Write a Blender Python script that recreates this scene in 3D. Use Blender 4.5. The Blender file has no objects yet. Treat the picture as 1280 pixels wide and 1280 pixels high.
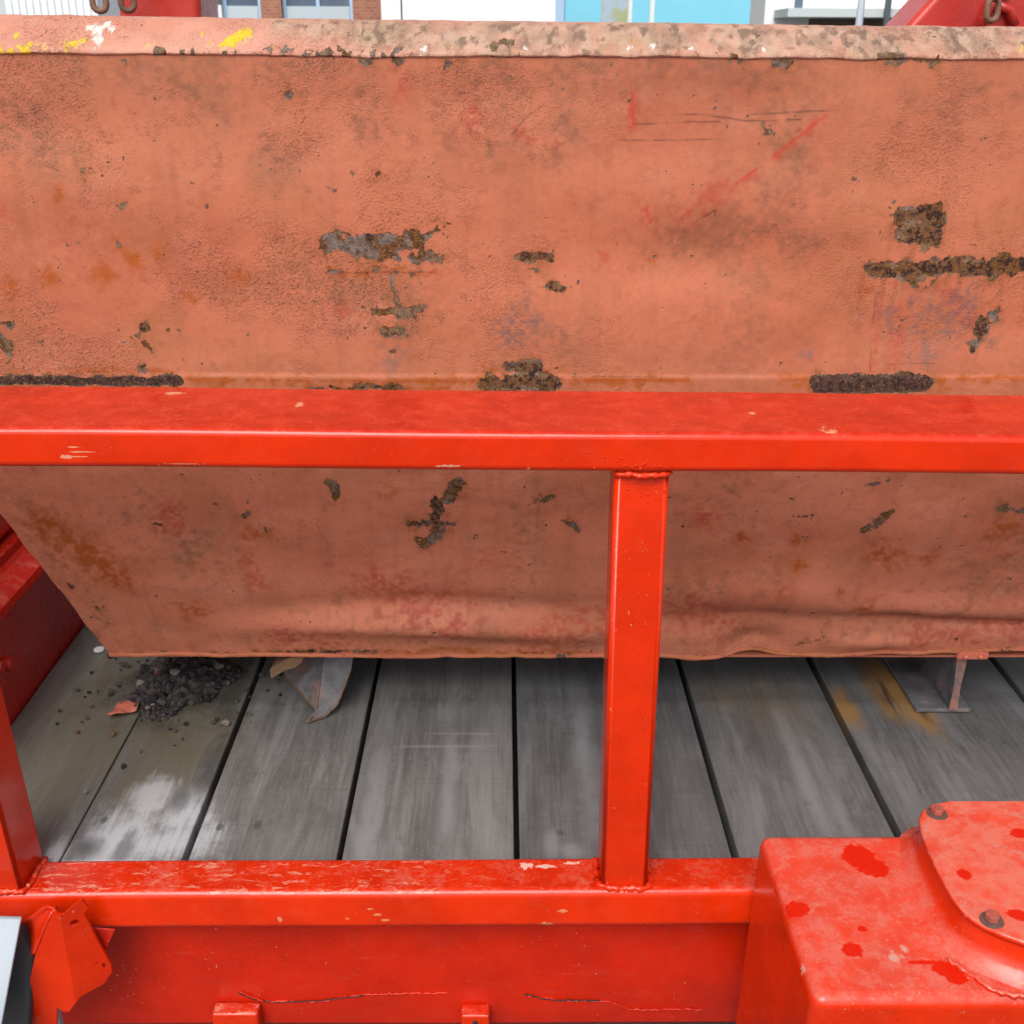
import bpy, bmesh, math, random
import numpy as np
from mathutils import Vector, Matrix
random.seed(7)
RNG = np.random.RandomState(11)
sc = bpy.context.scene
COL = sc.collection

# ------------------------------------------------------------------ camera
FPX = 1400.0                                   # focal length in photo pixels (photo is 1280 wide)
PITCH, YAW, ROLL = math.radians(22.4), math.radians(0.55), math.radians(0.3)
CAM = np.array([0.0, 0.0, 1.95])
Fw = np.array([math.sin(YAW)*math.cos(PITCH), math.cos(YAW)*math.cos(PITCH), -math.sin(PITCH)])
r_ = np.array([math.cos(YAW), -math.sin(YAW), 0.0]); u_ = np.cross(r_, Fw)
Rt = r_*math.cos(ROLL)+u_*math.sin(ROLL); Up = u_*math.cos(ROLL)-r_*math.sin(ROLL)
cam_d = bpy.data.cameras.new('camera'); cam = bpy.data.objects.new('camera', cam_d); COL.objects.link(cam)
cam.matrix_world = Matrix(((Rt[0], Up[0], -Fw[0], CAM[0]), (Rt[1], Up[1], -Fw[1], CAM[1]), (Rt[2], Up[2], -Fw[2], CAM[2]), (0, 0, 0, 1)))
cam_d.sensor_width = 36; cam_d.lens = FPX/1280*36
cam_d.clip_start = 0.02; cam_d.clip_end = 2000
cam_d.dof.use_dof = True; cam_d.dof.focus_distance = 1.5; cam_d.dof.aperture_fstop = 16
sc.camera = cam

# ------------------------------------------------------------------ sky and sun (overcast)
SUN_EL, SUN_AZ = math.radians(52), math.radians(197)     # azimuth clockwise from +Y: behind the camera, a bit to the left
w = bpy.data.worlds.new('World'); sc.world = w; w.use_nodes = True
nt = w.node_tree; nt.nodes.clear()
out = nt.nodes.new('ShaderNodeOutputWorld'); bg = nt.nodes.new('ShaderNodeBackground'); sky = nt.nodes.new('ShaderNodeTexSky')
sky.sky_type = 'NISHITA'; sky.sun_disc = False; sky.sun_elevation = SUN_EL; sky.sun_rotation = SUN_AZ
sky.air_density = 1.0; sky.dust_density = 3.0; sky.ozone_density = 1.0
hs = nt.nodes.new('ShaderNodeHueSaturation'); hs.inputs['Saturation'].default_value = 0.30; hs.inputs['Value'].default_value = 1.0
nt.links.new(sky.outputs[0], hs.inputs['Color']); nt.links.new(hs.outputs[0], bg.inputs['Color'])
bg.inputs['Strength'].default_value = 0.115; nt.links.new(bg.outputs[0], out.inputs[0])
sd = bpy.data.lights.new('sun', 'SUN'); so = bpy.data.objects.new('sun', sd); COL.objects.link(so)
sd.energy = 1.5; sd.angle = math.radians(38); sd.color = (1.0, 0.97, 0.93)
sdir = Vector((math.sin(SUN_AZ)*math.cos(SUN_EL), math.cos(SUN_AZ)*math.cos(SUN_EL), math.sin(SUN_EL)))
so.rotation_euler = sdir.to_track_quat('Z', 'Y').to_euler()
sc.view_settings.view_transform = 'Standard'; sc.view_settings.look = 'None'
sc.view_settings.exposure = 0.76; sc.view_settings.gamma = 1.0
sc.cycles.max_bounces = 5; sc.cycles.diffuse_bounces = 3; sc.cycles.glossy_bounces = 3; sc.cycles.transmission_bounces = 2
sc.cycles.adaptive_threshold = 0.02

# ------------------------------------------------------------------ surveying: pixel -> point on a known plane
def ray(x, y): return Fw+Rt*(x-640)/FPX-Up*(y-640)/FPX
def PY(x, y, Y): d = ray(x, y); return CAM+d*((Y-CAM[1])/d[1])
def PZ(x, y, Z): d = ray(x, y); return CAM+d*((Z-CAM[2])/d[2])
def PP(x, y, p0, n):
    d = ray(x, y); p0 = np.array(p0); n = np.array(n); return CAM+d*(((p0-CAM)@n)/(d@n))

# ------------------------------------------------------------------ node helper
class G:
    def __init__(s, name):
        s.m = bpy.data.materials.new(name); s.m.use_nodes = True; s.nt = s.m.node_tree
        s.b = s.nt.nodes['Principled BSDF']; s.tc = None
    def put(s, sock, v):
        if hasattr(v, 'node'): s.nt.links.new(v, sock)
        elif isinstance(v, (tuple, list)) and len(v) == 3 and sock.type == 'RGBA': sock.default_value = (*v, 1)
        else: sock.default_value = v
    def new(s, t): return s.nt.nodes.new(t)
    def co(s):
        if not s.tc: s.tc = s.new('ShaderNodeTexCoord')
        return s.tc.outputs['Object']
    def pos(s): return s.new('ShaderNodeNewGeometry').outputs['Position']
    def nrm(s): return s.new('ShaderNodeNewGeometry').outputs['Normal']
    def rnd(s): return s.new('ShaderNodeObjectInfo').outputs['Random']
    def math(s, op, a, b=0.0, clamp=False):
        n = s.new('ShaderNodeMath'); n.operation = op; n.use_clamp = clamp
        s.put(n.inputs[0], a); s.put(n.inputs[1], b); return n.outputs[0]
    def vm(s, op, a, b=(0, 0, 0)):
        n = s.new('ShaderNodeVectorMath'); n.operation = op; s.put(n.inputs[0], a); s.put(n.inputs[1], b)
        return n.outputs['Value'] if op == 'LENGTH' else n.outputs[0]
    def sep(s, v):
        n = s.new('ShaderNodeSeparateXYZ'); s.put(n.inputs[0], v); return n.outputs
    def noise(s, scale, detail=4, rough=0.55, vec=None, dist=0.0):
        n = s.new('ShaderNodeTexNoise'); n.inputs['Scale'].default_value = scale; n.inputs['Detail'].default_value = detail
        n.inputs['Roughness'].default_value = rough; n.inputs['Distortion'].default_value = dist
        s.put(n.inputs['Vector'], vec if vec is not None else s.co()); return n.outputs['Fac']
    def vor(s, scale, vec=None, feat='F1', out='Distance'):
        n = s.new('ShaderNodeTexVoronoi'); n.feature = feat; n.inputs['Scale'].default_value = scale
        s.put(n.inputs['Vector'], vec if vec is not None else s.co()); return n.outputs[out]
    def ss(s, v, lo, hi, a=0.0, b=1.0):
        n = s.new('ShaderNodeMapRange'); n.interpolation_type = 'SMOOTHSTEP'
        s.put(n.inputs[0], v); n.inputs[1].default_value = lo; n.inputs[2].default_value = hi
        n.inputs[3].default_value = a; n.inputs[4].default_value = b; return n.outputs[0]
    def mix(s, f, a, b, mode='MIX'):
        n = s.new('ShaderNodeMix'); n.data_type = 'RGBA'; n.blend_type = mode
        s.put(n.inputs[0], f); s.put(n.inputs[6], a); s.put(n.inputs[7], b); return n.outputs[2]
    def attr(s, name):
        n = s.new('ShaderNodeAttribute'); n.attribute_name = name; return n.outputs['Fac']
    def blobs(s, lst, vec=None, amp=0.5, nscale=30, soft=0.25, nz=None):
        """mask of ragged patches; lst of (centre, radii)"""
        vec = vec if vec is not None else s.co(); cur = None
        for c, r in lst:
            d = s.vm('LENGTH', s.vm('MULTIPLY', s.vm('SUBTRACT', vec, tuple(c)), tuple(1/q for q in r)))
            cur = d if cur is None else s.math('MINIMUM', cur, d)
        nz = s.math('MULTIPLY', s.math('SUBTRACT', nz if nz is not None else s.noise(nscale, 4, 0.65), 0.5), amp*2)
        return s.ss(s.math('ADD', cur, nz), 1+soft, 1-soft)
    def bump(s, h, strength=0.3, dist=0.01, nrm=None):
        n = s.new('ShaderNodeBump'); n.inputs['Strength'].default_value = strength; n.inputs['Distance'].default_value = dist
        s.put(n.inputs['Height'], h)
        if nrm is not None: s.put(n.inputs['Normal'], nrm)
        return n.outputs[0]
    def done(s, col, rough=0.5, nrm=None, spec=None, metal=None, coat=None):
        s.put(s.b.inputs['Base Color'], col); s.put(s.b.inputs['Roughness'], rough)
        if nrm is not None: s.put(s.b.inputs['Normal'], nrm)
        if spec is not None: s.put(s.b.inputs['Specular IOR Level'], spec)
        if metal is not None: s.put(s.b.inputs['Metallic'], metal)
        if coat is not None: s.put(s.b.inputs['Coat Weight'], coat)
        return s.m

def plain(name, col, rough=0.6, var=0.15, nscale=20, metal=None, bump=0.15):
    g = G(name); n = g.noise(nscale, 5, 0.6)
    c = g.mix(n, tuple(q*(1-var) for q in col), tuple(min(1, q*(1+var)) for q in col))
    return g.done(c, rough, g.bump(g.noise(nscale*6, 3), bump, 0.004), metal=metal)

# ------------------------------------------------------------------ materials
def salmon_paint(name):
    """paint colour and the places of wear come with the panel; fine grain, flakes and ragged edges come from noise"""
    g = G(name)
    n = g.new('ShaderNodeAttribute'); n.attribute_name = 'paint'; c = n.outputs['Color']
    nA = g.noise(130, 4, 0.7); nB = g.noise(420, 2, 0.6); fl = g.noise(310, 2, 0.6, dist=0.6)
    flake = g.attr('flake')
    c = g.mix(g.ss(nA, 0.42, 0.70, 0, 0.28), c, g.mix(1.0, c, (0.70, 0.62, 0.58), 'MULTIPLY'))
    pits = g.math('MULTIPLY', g.ss(fl, 0.60, 0.68), flake)
    c = g.mix(g.math('MULTIPLY', pits, 0.8), c, (0.115, 0.050, 0.026))
    edge = g.math('ADD', g.math('MULTIPLY', g.math('SUBTRACT', nA, 0.5), 1.1), g.math('MULTIPLY', g.math('SUBTRACT', nB, 0.5), 0.9))
    lv = g.math('ADD', g.attr('loss'), edge); loss = g.ss(lv, -0.03, 0.08)
    cv = g.math('ADD', g.attr('core'), edge); core = g.ss(cv, -0.05, 0.15)
    mt = g.new('ShaderNodeAttribute'); mt.attribute_name = 'metal'; mc = mt.outputs['Color']
    grey = g.mix(g.ss(nA, 0.36, 0.64), mc, g.mix(1.0, mc, (0.45, 0.40, 0.38), 'MULTIPLY'))
    grey = g.mix(g.ss(nB, 0.57, 0.70), grey, (0.30, 0.19, 0.105))
    rust = g.mix(g.ss(nA, 0.42, 0.60), g.mix(0.9, (0.150, 0.062, 0.016), mc), (0.026, 0.011, 0.009))
    rust = g.mix(g.ss(nB, 0.58, 0.72), rust, (0.25, 0.125, 0.045))
    c = g.mix(loss, c, grey); c = g.mix(core, c, rust)
    lossm = g.math('MAXIMUM', loss, core)
    c = g.mix(g.math('MULTIPLY', g.math('MULTIPLY', g.ss(lv, -0.05, 0.03), g.ss(lv, 0.30, 0.10)), 0.4), c, (0.035, 0.018, 0.012))  # painted shadow of the thick paint edge around bare patches
    h = g.math('ADD', g.math('MULTIPLY', nB, 0.10), g.math('MULTIPLY', g.ss(fl, 0.48, 0.64), g.math('ADD', g.math('MULTIPLY', flake, 0.6), 0.05)))
    h = g.math('ADD', h, g.math('MULTIPLY', nA, 0.22))
    h = g.math('ADD', h, g.math('MULTIPLY', lossm, g.math('SUBTRACT', g.math('MULTIPLY', nA, 0.7), 0.75)))
    h = g.math('ADD', h, g.math('MULTIPLY', g.attr('crumb'), g.math('ADD', nA, g.math('MULTIPLY', nB, 0.8))))
    return g.done(c, g.math('ADD', 0.60, g.math('MULTIPLY', lossm, 0.3)), g.bump(h, 0.6, 0.0024), spec=0.3)

def red_paint(name, chalk=0.3, dust_shade=0.0, base=(0.67, 0.027, 0.001), rough=0.18, extra=None):
    g = G(name)
    lo = g.noise(9, 3, 0.6); n1 = g.noise(34, 5, 0.72, dist=0.25); n2 = g.noise(170, 3, 0.62)
    c = g.mix(g.ss(lo, 0.35, 0.65), base, (base[0]*0.84, base[1]*0.8, base[2]))
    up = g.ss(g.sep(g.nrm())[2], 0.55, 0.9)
    ch = g.ss(g.math('ADD', n1, g.math('MULTIPLY', n2, 0.4)), 0.66, 0.90)
    chm = g.math('MULTIPLY', ch, g.math('ADD', g.math('MULTIPLY', up, chalk), chalk*0.18))
    c = g.mix(chm, c, (0.58, 0.12, 0.075))
    dv = g.vor(30); drops = g.math('MULTIPLY', g.ss(g.math('ADD', dv, g.math('MULTIPLY', n2, 0.12)), 0.30, 0.25), g.math('MULTIPLY', g.ss(lo, 0.50, 0.58), up))
    c = g.mix(g.math('MULTIPLY', drops, 0.6), c, (0.50, 0.008, 0.001))
    chip = g.ss(g.math('ADD', n2, g.math('MULTIPLY', lo, 0.25)), 0.835, 0.86)
    c = g.mix(g.math('MULTIPLY', chip, 0.7), c, (0.60, 0.30, 0.20))
    c = g.mix(g.math('MULTIPLY', g.ss(n2, 0.33, 0.26), 0.5), c, (0.20, 0.015, 0.006))
    c = g.mix(g.ss(g.math('ADD', n2, g.math('MULTIPLY', n1, 0.5)), 0.60, 0.42, 0, 0.30), c, (0.40, 0.010, 0.002))
    if dust_shade: c = g.mix(g.math('MULTIPLY', up, g.ss(g.math('ADD', n1, g.math('MULTIPLY', n2, 0.3)), 0.40, 0.75, dust_shade, dust_shade*0.45)), c, (0.36, 0.010, 0.003))  # dust mottle plus painted shade: up-facing tops made darker than the fronts
    if extra: c = extra(g, c, n1, n2, lo)
    h = g.math('ADD', g.math('MULTIPLY', lo, 1.6), g.math('ADD', g.math('MULTIPLY', n2, 0.07), g.math('MULTIPLY', n1, 0.05)))
    rg = g.math('ADD', rough, g.math('MULTIPLY', chm, 0.45))
    rg = g.math('ADD', rg, g.math('MULTIPLY', g.math('SUBTRACT', n1, 0.45), 0.25), clamp=True)
    return g.done(c, rg, g.bump(h, 0.35, 0.003), spec=0.42)

def wood_mat():
    g = G('weathered_deck_wood')
    P = g.pos(); rn = g.rnd()
    off = g.new('ShaderNodeCombineXYZ'); g.put(off.inputs[0], g.math('MULTIPLY', rn, 37.0)); g.put(off.inputs[1], g.math('MULTIPLY', rn, 11.0))
    V = g.vm('ADD', P, off.outputs[0])
    gw = g.noise(1, 5, 0.78, vec=g.vm('MULTIPLY', V, (150, 6.0, 20)), dist=0.3)
    broad = g.noise(1, 5, 0.65, vec=g.vm('MULTIPLY', V, (17, 2.6, 4)), dist=0.9)
    saw = g.noise(1, 4, 0.75, vec=g.vm('MULTIPLY', V, (7, 260, 5)), dist=0.4)
    blot = g.noise(16, 5, 0.72, vec=V)
    c = g.mix(g.ss(gw, 0.30, 0.72), (0.092, 0.091, 0.088), (0.152, 0.151, 0.147))
    c = g.mix(g.ss(broad, 0.42, 0.70, 0, 0.5), c, (0.222, 0.223, 0.220))
    c = g.mix(g.ss(g.math('ADD', g.math('MULTIPLY', blot, 0.6), g.math('MULTIPLY', broad, 0.4)), 0.50, 0.36, 0, 0.45), c, (0.062, 0.061, 0.060))
    c = g.mix(g.math('MULTIPLY', g.ss(saw, 0.48, 0.66), g.ss(blot, 0.40, 0.62, 0.03, 0.35)), c, (0.076, 0.075, 0.074))
    kn = g.vor(2.6, vec=g.vm('MULTIPLY', V, (1.0, 0.55, 0.3)))
    c = g.mix(g.ss(g.math('ADD', kn, g.math('MULTIPLY', gw, 0.03)), 0.055, 0.030, 0, 0.6), c, (0.045, 0.042, 0.040))
    c = g.mix(g.ss(g.noise(260, 2, 0.6), 0.62, 0.74, 0, 0.4), c, (0.26, 0.27, 0.28))
    c = g.mix(1.0, c, g.mix(rn, (0.84, 0.85, 0.88), (1.10, 1.10, 1.08)), 'MULTIPLY')
    ck = g.ss(gw, 0.215, 0.19)
    c = g.mix(g.math('MULTIPLY', ck, 0.8), c, (0.02, 0.019, 0.018))
    # stains that lie on particular boards
    def stain(c, pts, col, amt, amp=0.6, nz=blot, soft=0.5):
        m = g.blobs([((*PZ(x, y, DECK)[:2], DECK), (rx, ry, 1.0)) for x, y, rx, ry in pts], P, amp, 0, soft, nz)
        return g.mix(g.math('MULTIPLY', m, amt), c, col)
    streak = g.math('ADD', g.math('MULTIPLY', gw, 0.5), g.math('MULTIPLY', blot, 0.5))
    c = stain(c, [(225, 925, .09, .16), (120, 900, .09, .26), (190, 985, .06, .08)], (0.145, 0.130, 0.078), 0.68, 1.6, streak, 0.6)
    c = stain(c, [(150, 1045, .05, .06), (205, 1052, .06, .04), (70, 1066, .016, .03), (230, 1015, .035, .05), (190, 1000, .03, .05)], (0.44, 0.46, 0.48), 0.8, 2.6, streak, 0.7)
    c = stain(c, [(315, 850, .012, .11)], (0.30, 0.31, 0.29), 0.5, 2.0, streak, 0.6)
    c = stain(c, [(262, 960, .018, .07), (225, 1000, .015, .03), (110, 1060, .02, .02), (155, 1060, .012, .03)], (0.05, 0.055, 0.055), 0.65, 2.2, streak, 0.6)
    c = stain(c, [(225, 862, .11, .10), (290, 880, .03, .08)], (0.062, 0.056, 0.044), 0.75, 1.8, blot, 0.5)
    c = stain(c, [(1058, 885, .020, .06), (1115, 858, .048, .09), (1148, 885, .022, .075)], (0.30, 0.160, 0.045), 0.85, 2.0, streak, 0.6)
    c = stain(c, [(1108, 868, .010, .05), (1150, 882, .008, .05)], (0.05, 0.03, 0.02), 0.75, 2.6, gw, 0.5)
    c = stain(c, [(960, 880, .06, .09), (905, 870, .035, .06)], (0.175, 0.115, 0.065), 0.40, 2.2, streak, 0.7)
    c = stain(c, [(322, 1030, .006, .010), (275, 1033, .004, .006), (130, 1025, .005, .008), (700, 1040, .006, .006)], (0.05, 0.05, 0.052), 0.7, 1.2, blot, 0.4)
    c = stain(c, [(465, 1010, .012, .2), (560, 980, .010, .16), (730, 940, .02, .2), (715, 1062, .016, .016), (690, 1055, .01, .03), (1000, 960, .012, .15)], (0.26, 0.27, 0.28), 0.42, 3.0, streak, 0.7)
    c = stain(c, [(560, 933, .09, .004), (580, 917, .06, .003)], (0.28, 0.28, 0.28), 0.35, 1.8, blot, 0.6)
    h = g.math('ADD', g.math('MULTIPLY', gw, 0.8), g.math('ADD', g.math('MULTIPLY', saw, 0.25), g.math('MULTIPLY', ck, -1.2)))
    return g.done(c, g.ss(broad, 0.3, 0.7, 0.46, 0.70), g.bump(h, 0.35, 0.0022), spec=0.4)

DECK = 0.8916
YU = 1.485                                     # plane of the skip's upper side
SALMON = salmon_paint('weathered_salmon_paint')
SALMON_IN = plain('salmon_hull_paint', (0.40, 0.115, 0.062), 0.65, 0.25, 9)

def top_scuffs(g, c, n1, n2, lo):
    """pale rubbed streaks and bare spots on the lower rail's top"""
    up = g.ss(g.sep(g.nrm())[2], 0.45, 0.8)
    v = g.vm('MULTIPLY', g.co(), (38, 120, 120))
    m = g.ss(g.noise(1, 6, 0.75, vec=v, dist=0.5), 0.54, 0.62)
    rg = g.ss(g.sep(g.co())[0], 0.02, -0.16); rg = g.math('ADD', g.math('MULTIPLY', rg, 0.6), 0.12)
    c = g.mix(g.math('MULTIPLY', g.math('MULTIPLY', m, up), rg), c, (0.62, 0.25, 0.16))
    pl = g.blobs([(PZ(658, 1082, 0.9016), (.008, .006, .02)), (PZ(682, 1083, 0.9016), (.011, .004, .02)), (PZ(715, 1079, 0.9016), (.010, .003, .02))], None, 1.6, 0, 0.15, n2)
    c = g.mix(g.math('MULTIPLY', pl, 0.85), c, (0.66, 0.46, 0.36))
    pl = g.blobs([(PY(482, 1150, 1.2), (.006, .02, .002)), (PY(472, 1143, 1.2), (.005, .02, .002)), (PY(463, 1136, 1.2), (.005, .02, .0015)), (PY(350, 1149, 1.2), (.003, .02, .004)), (PY(703, 1139, 1.2), (.006, .02, .003)), (PY(682, 1156, 1.2), (.008, .02, .004)), (PY(434, 1148, 1.2), (.003, .02, .001))], None, 1.6, 0, 0.2, n2)
    return g.mix(g.math('MULTIPLY', pl, 0.75), c, (0.62, 0.26, 0.12))
def rail_marks(g, c, n1, n2, lo):
    pl = g.blobs([(PY(82, 571, 1.2), (.006, .03, .0020)), (PY(97, 571, 1.2), (.012, .03, .0007)), (PY(100, 565, 1.2), (.013, .03, .0008)), (PY(92, 559, 1.2), (.008, .03, .0007)), (PY(560, 583, 1.2), (.014, .03, .0015)), (PY(660, 588, 1.2), (.003, .03, .003)), (PY(230, 580, 1.2), (.02, .03, .0006)),
                  (PZ(941, 516, 1.552), (.005, .005, .02)), (PY(1040, 541, 1.2), (.011, .03, .0022)), (PZ(375, 508, 1.552), (.004, .010, .02)), (PZ(220, 495, 1.552), (.010, .006, .02))], None, 1.4, 0, 0.2, n2)
    return g.mix(g.math('MULTIPLY', pl, 0.75), c, (0.68, 0.34, 0.20))
BOXZ = PY(950, 1040, 1.195)[2]
def box_wet(g, c, n1, n2, lo):
    """faded pinkish top with saturated wet patches"""
    up = g.ss(g.sep(g.nrm())[2], 0.35, 0.8)
    f = g.ss(n1, 0.34, 0.64, 0.22, 0.72)
    c = g.mix(g.math('MULTIPLY', f, up), c, (0.58, 0.125, 0.09))
    sp = g.ss(n2, 0.60, 0.72, 0, 0.4); c = g.mix(g.math('MULTIPLY', sp, up), c, (0.64, 0.24, 0.17))
    pts = [(1072, 1070, .020, .022), (1092, 1086, .018, .018), (996, 1136, .016, .013), (1065, 1187, .013, .012), (1077, 1161, .006, .004), (1185, 1212, .018, .013), (1155, 1203, .020, .003), (1195, 1222, .012, .010)]
    m = g.blobs([(PZ(x, y, BOXZ), (rx, ry, .03)) for x, y, rx, ry in pts], None, 0.9, 0, 0.10, g.math('ADD', g.math('MULTIPLY', n1, 0.6), g.math('MULTIPLY', n2, 0.4)))
    c = g.mix(g.math('MULTIPLY', m, up), c, (0.56, 0.012, 0.002))
    pts = [(958, 1085, .0035, .012), (965, 1098, .002, .006), (985, 1160, .002, .005), (1005, 1205, .002, .006), (1020, 1256, .004, .004), (1130, 1186, .005, .005), (1118, 1196, .007, .007)]
    sc2 = g.blobs([(PZ(x, y, BOXZ), (rx, ry, .02)) for x, y, rx, ry in pts], None, 1.6, 0, 0.2, n2)
    return g.mix(g.math('MULTIPLY', sc2, 0.65), c, (0.52, 0.33, 0.26))
def cover_fade(g, c, n1, n2, lo):
    up = g.ss(g.sep(g.nrm())[2], 0.35, 0.8)
    f = g.ss(n1, 0.32, 0.60, 0.3, 0.9)
    c = g.mix(g.math('MULTIPLY', f, up), c, (0.61, 0.14, 0.095))
    wv = g.vm('ADD', g.co(), g.vm('MULTIPLY', (1, 1, 1), (0, 0, 0)))
    wn = g.new('ShaderNodeCombineXYZ'); g.put(wn.inputs[0], g.math('MULTIPLY', n1, 0.05)); g.put(wn.inputs[1], g.math('MULTIPLY', n2, 0.02))
    e = g.math('MULTIPLY', g.ss(g.vor(17, vec=g.vm('ADD', wv, wn.outputs[0]), feat='DISTANCE_TO_EDGE'), 0.018, 0.006), g.ss(lo, 0.46, 0.52))
    c = g.mix(g.math('MULTIPLY', e, 0.5), c, (0.46, 0.22, 0.17))
    pts = [(1275, 1042, .014, .010), (1273, 1144, .012, .010), (1205, 1093, .008, .008)]
    m = g.blobs([(PZ(x, y, BOXZ+.05), (rx, ry, .03)) for x, y, rx, ry in pts], None, 0.9, 0, 0.15, n1)
    return g.mix(g.math('MULTIPLY', m, up), c, (0.56, 0.012, 0.002))
def beam_marks(g, c, n1, n2, lo):
    v = g.vm('MULTIPLY', g.co(), (10, 30, 90))
    m = g.math('MULTIPLY', g.ss(g.noise(1, 5, 0.75, vec=v, dist=0.8), 0.58, 0.70), 0.28)
    return g.mix(m, c, (0.45, 0.09, 0.065))
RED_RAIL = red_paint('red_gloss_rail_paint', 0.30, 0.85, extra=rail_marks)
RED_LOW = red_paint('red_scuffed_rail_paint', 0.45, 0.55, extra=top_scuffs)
RED_POST = red_paint('red_gloss_post_paint', 0.2)
RED_BEAM = red_paint('red_beam_paint', 0.25, base=(0.58, 0.017, 0.002), rough=0.28, extra=beam_marks)
RED_BOX = red_paint('red_faded_box_paint', 0.5, extra=box_wet)
RED_COVER = red_paint('red_faded_cover_paint', 0.5, extra=cover_fade)
RED_OLD = red_paint('red_old_paint', 0.6, base=(0.48, 0.014, 0.005), rough=0.28)
RED_ARM = red_paint('red_arm_paint', 0.3, base=(0.50, 0.035, 0.022), rough=0.25)
WOOD = wood_mat()
DARK = plain('dark_underframe_steel', (0.012, 0.012, 0.013), 0.8)
STEEL = plain('grey_mill_steel', (0.20, 0.20, 0.21), 0.5, 0.3, 25)
RUSTST = plain('rusty_steel', (0.16, 0.085, 0.045), 0.85, 0.45, 40, bump=0.4)
BOLTM = plain('worn_bolt_paint', (0.34, 0.075, 0.05), 0.55, 0.5, 120); BOLTW = plain('grimy_washer', (0.11, 0.06, 0.05), 0.6, 0.5, 120)
RUBBER = plain('black_rubber', (0.035, 0.036, 0.038), 0.75)
GALV = plain('pale_galvanised_steel', (0.30, 0.345, 0.39), 0.45, 0.08, 12)
g = G('dark_soil'); isl = g.new('ShaderNodeNewGeometry').outputs['Random Per Island']
c = g.mix(g.ss(isl, 0.0, 0.9), (0.018, 0.015, 0.016), (0.070, 0.058, 0.056)); c = g.mix(g.ss(isl, 0.955, 0.965), c, (0.20, 0.16, 0.14)); c = g.mix(g.ss(isl, 0.985, 0.99), c, (0.14, 0.055, 0.035))
SOIL = g.done(c, 0.95, g.bump(g.noise(260, 3), 0.5, 0.002))
STONE = plain('grey_stone', (0.22, 0.19, 0.17), 0.9, 0.25, 60, bump=0.5)
FLAKE = plain('salmon_paint_flake', (0.56, 0.15, 0.09), 0.6, 0.15, 60)
WHITEP = plain('white_plastic', (0.75, 0.76, 0.78), 0.4, 0.04)
CHAINM = plain('rusty_chain_steel', (0.20, 0.10, 0.065), 0.7, 0.35, 60)

# ------------------------------------------------------------------ object helpers
def link(name, mesh, mat, parent=None, smooth=True, wn=False):
    o = bpy.data.objects.new(name, mesh); COL.objects.link(o)
    if mat is not None: mesh.materials.append(mat)
    if smooth:
        mesh.polygons.foreach_set('use_smooth', [True]*len(mesh.polygons))
    if wn:
        m = o.modifiers.new('normals', 'WEIGHTED_NORMAL'); m.keep_sharp = False
    if parent is not None: attach(o, parent)
    return o
def attach(o, parent):
    o.parent = parent
    b = parent; loc = Vector((0, 0, 0))
    while b is not None: loc += b.location; b = b.parent if b.type == 'EMPTY' else None
    root = parent
    if parent.type == 'EMPTY': o.matrix_parent_inverse = Matrix.Translation(-parent.location)
    else: o.matrix_parent_inverse = parent.matrix_basis.inverted()
def frombm(name, bm, mat, parent=None, smooth=True, wn=False):
    bmesh.ops.recalc_face_normals(bm, faces=bm.faces)
    me = bpy.data.meshes.new(name); bm.to_mesh(me); bm.free()
    return link(name, me, mat, parent, smooth, wn)
def empty(name, loc, label, cat, group=None):
    o = bpy.data.objects.new(name, None); COL.objects.link(o); o.location = loc; o.empty_display_size = 0.1
    tag(o, label, cat, group); return o
def tag(o, label=None, cat=None, group=None, kind=None):
    if label: o['label'] = label
    if cat: o['category'] = cat
    if group: o['group'] = group
    if kind: o['kind'] = kind
    return o
def bm_box(bm, x0, x1, y0, y1, z0, z1, mtx=None):
    vs = [bm.verts.new(Vector((x, y, z)) if mtx is None else mtx @ Vector((x, y, z))) for z in (z0, z1) for y in (y0, y1) for x in (x0, x1)]
    for f in ((0, 2, 3, 1), (4, 5, 7, 6), (0, 1, 5, 4), (2, 6, 7, 3), (0, 4, 6, 2), (1, 3, 7, 5)): bm.faces.new([vs[i] for i in f])
    return vs
def rbox(name, x0, x1, y0, y1, z0, z1, r, mat, parent=None, seg=3, mtx=None):
    bm = bmesh.new(); bm_box(bm, x0, x1, y0, y1, z0, z1, mtx)
    if r > 0: bmesh.ops.bevel(bm, geom=list(bm.edges), offset=r, segments=seg, profile=0.5, affect='EDGES', clamp_overlap=True)
    return frombm(name, bm, mat, parent, r > 0, r > 0)
def tube_bm(bm, pts, rad, n=8, closed=False):
    pts = [Vector(p) for p in pts]; rings = []; N = len(pts)
    for i, p in enumerate(pts):
        a = pts[(i-1) % N] if closed or i > 0 else p; b = pts[(i+1) % N] if closed or i < N-1 else p
        t = (b-a).normalized(); q = t.to_track_quat('Z', 'Y'); r = rad[i] if hasattr(rad, '__len__') else rad
        rings.append([bm.verts.new(p+q @ Vector((math.cos(k*2*math.pi/n)*r, math.sin(k*2*math.pi/n)*r, 0))) for k in range(n)])
    for i in range(N if closed else N-1):
        A, B = rings[i], rings[(i+1) % N]
        sh = min(range(n), key=lambda s: sum((A[k].co-B[(k+s) % n].co).length for k in range(n)))
        for k in range(n): bm.faces.new((A[k], A[(k+1) % n], B[(k+1+sh) % n], B[(k+sh) % n]))
    if not closed:
        bm.faces.new(rings[0][::-1]); bm.faces.new(rings[-1])
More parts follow.
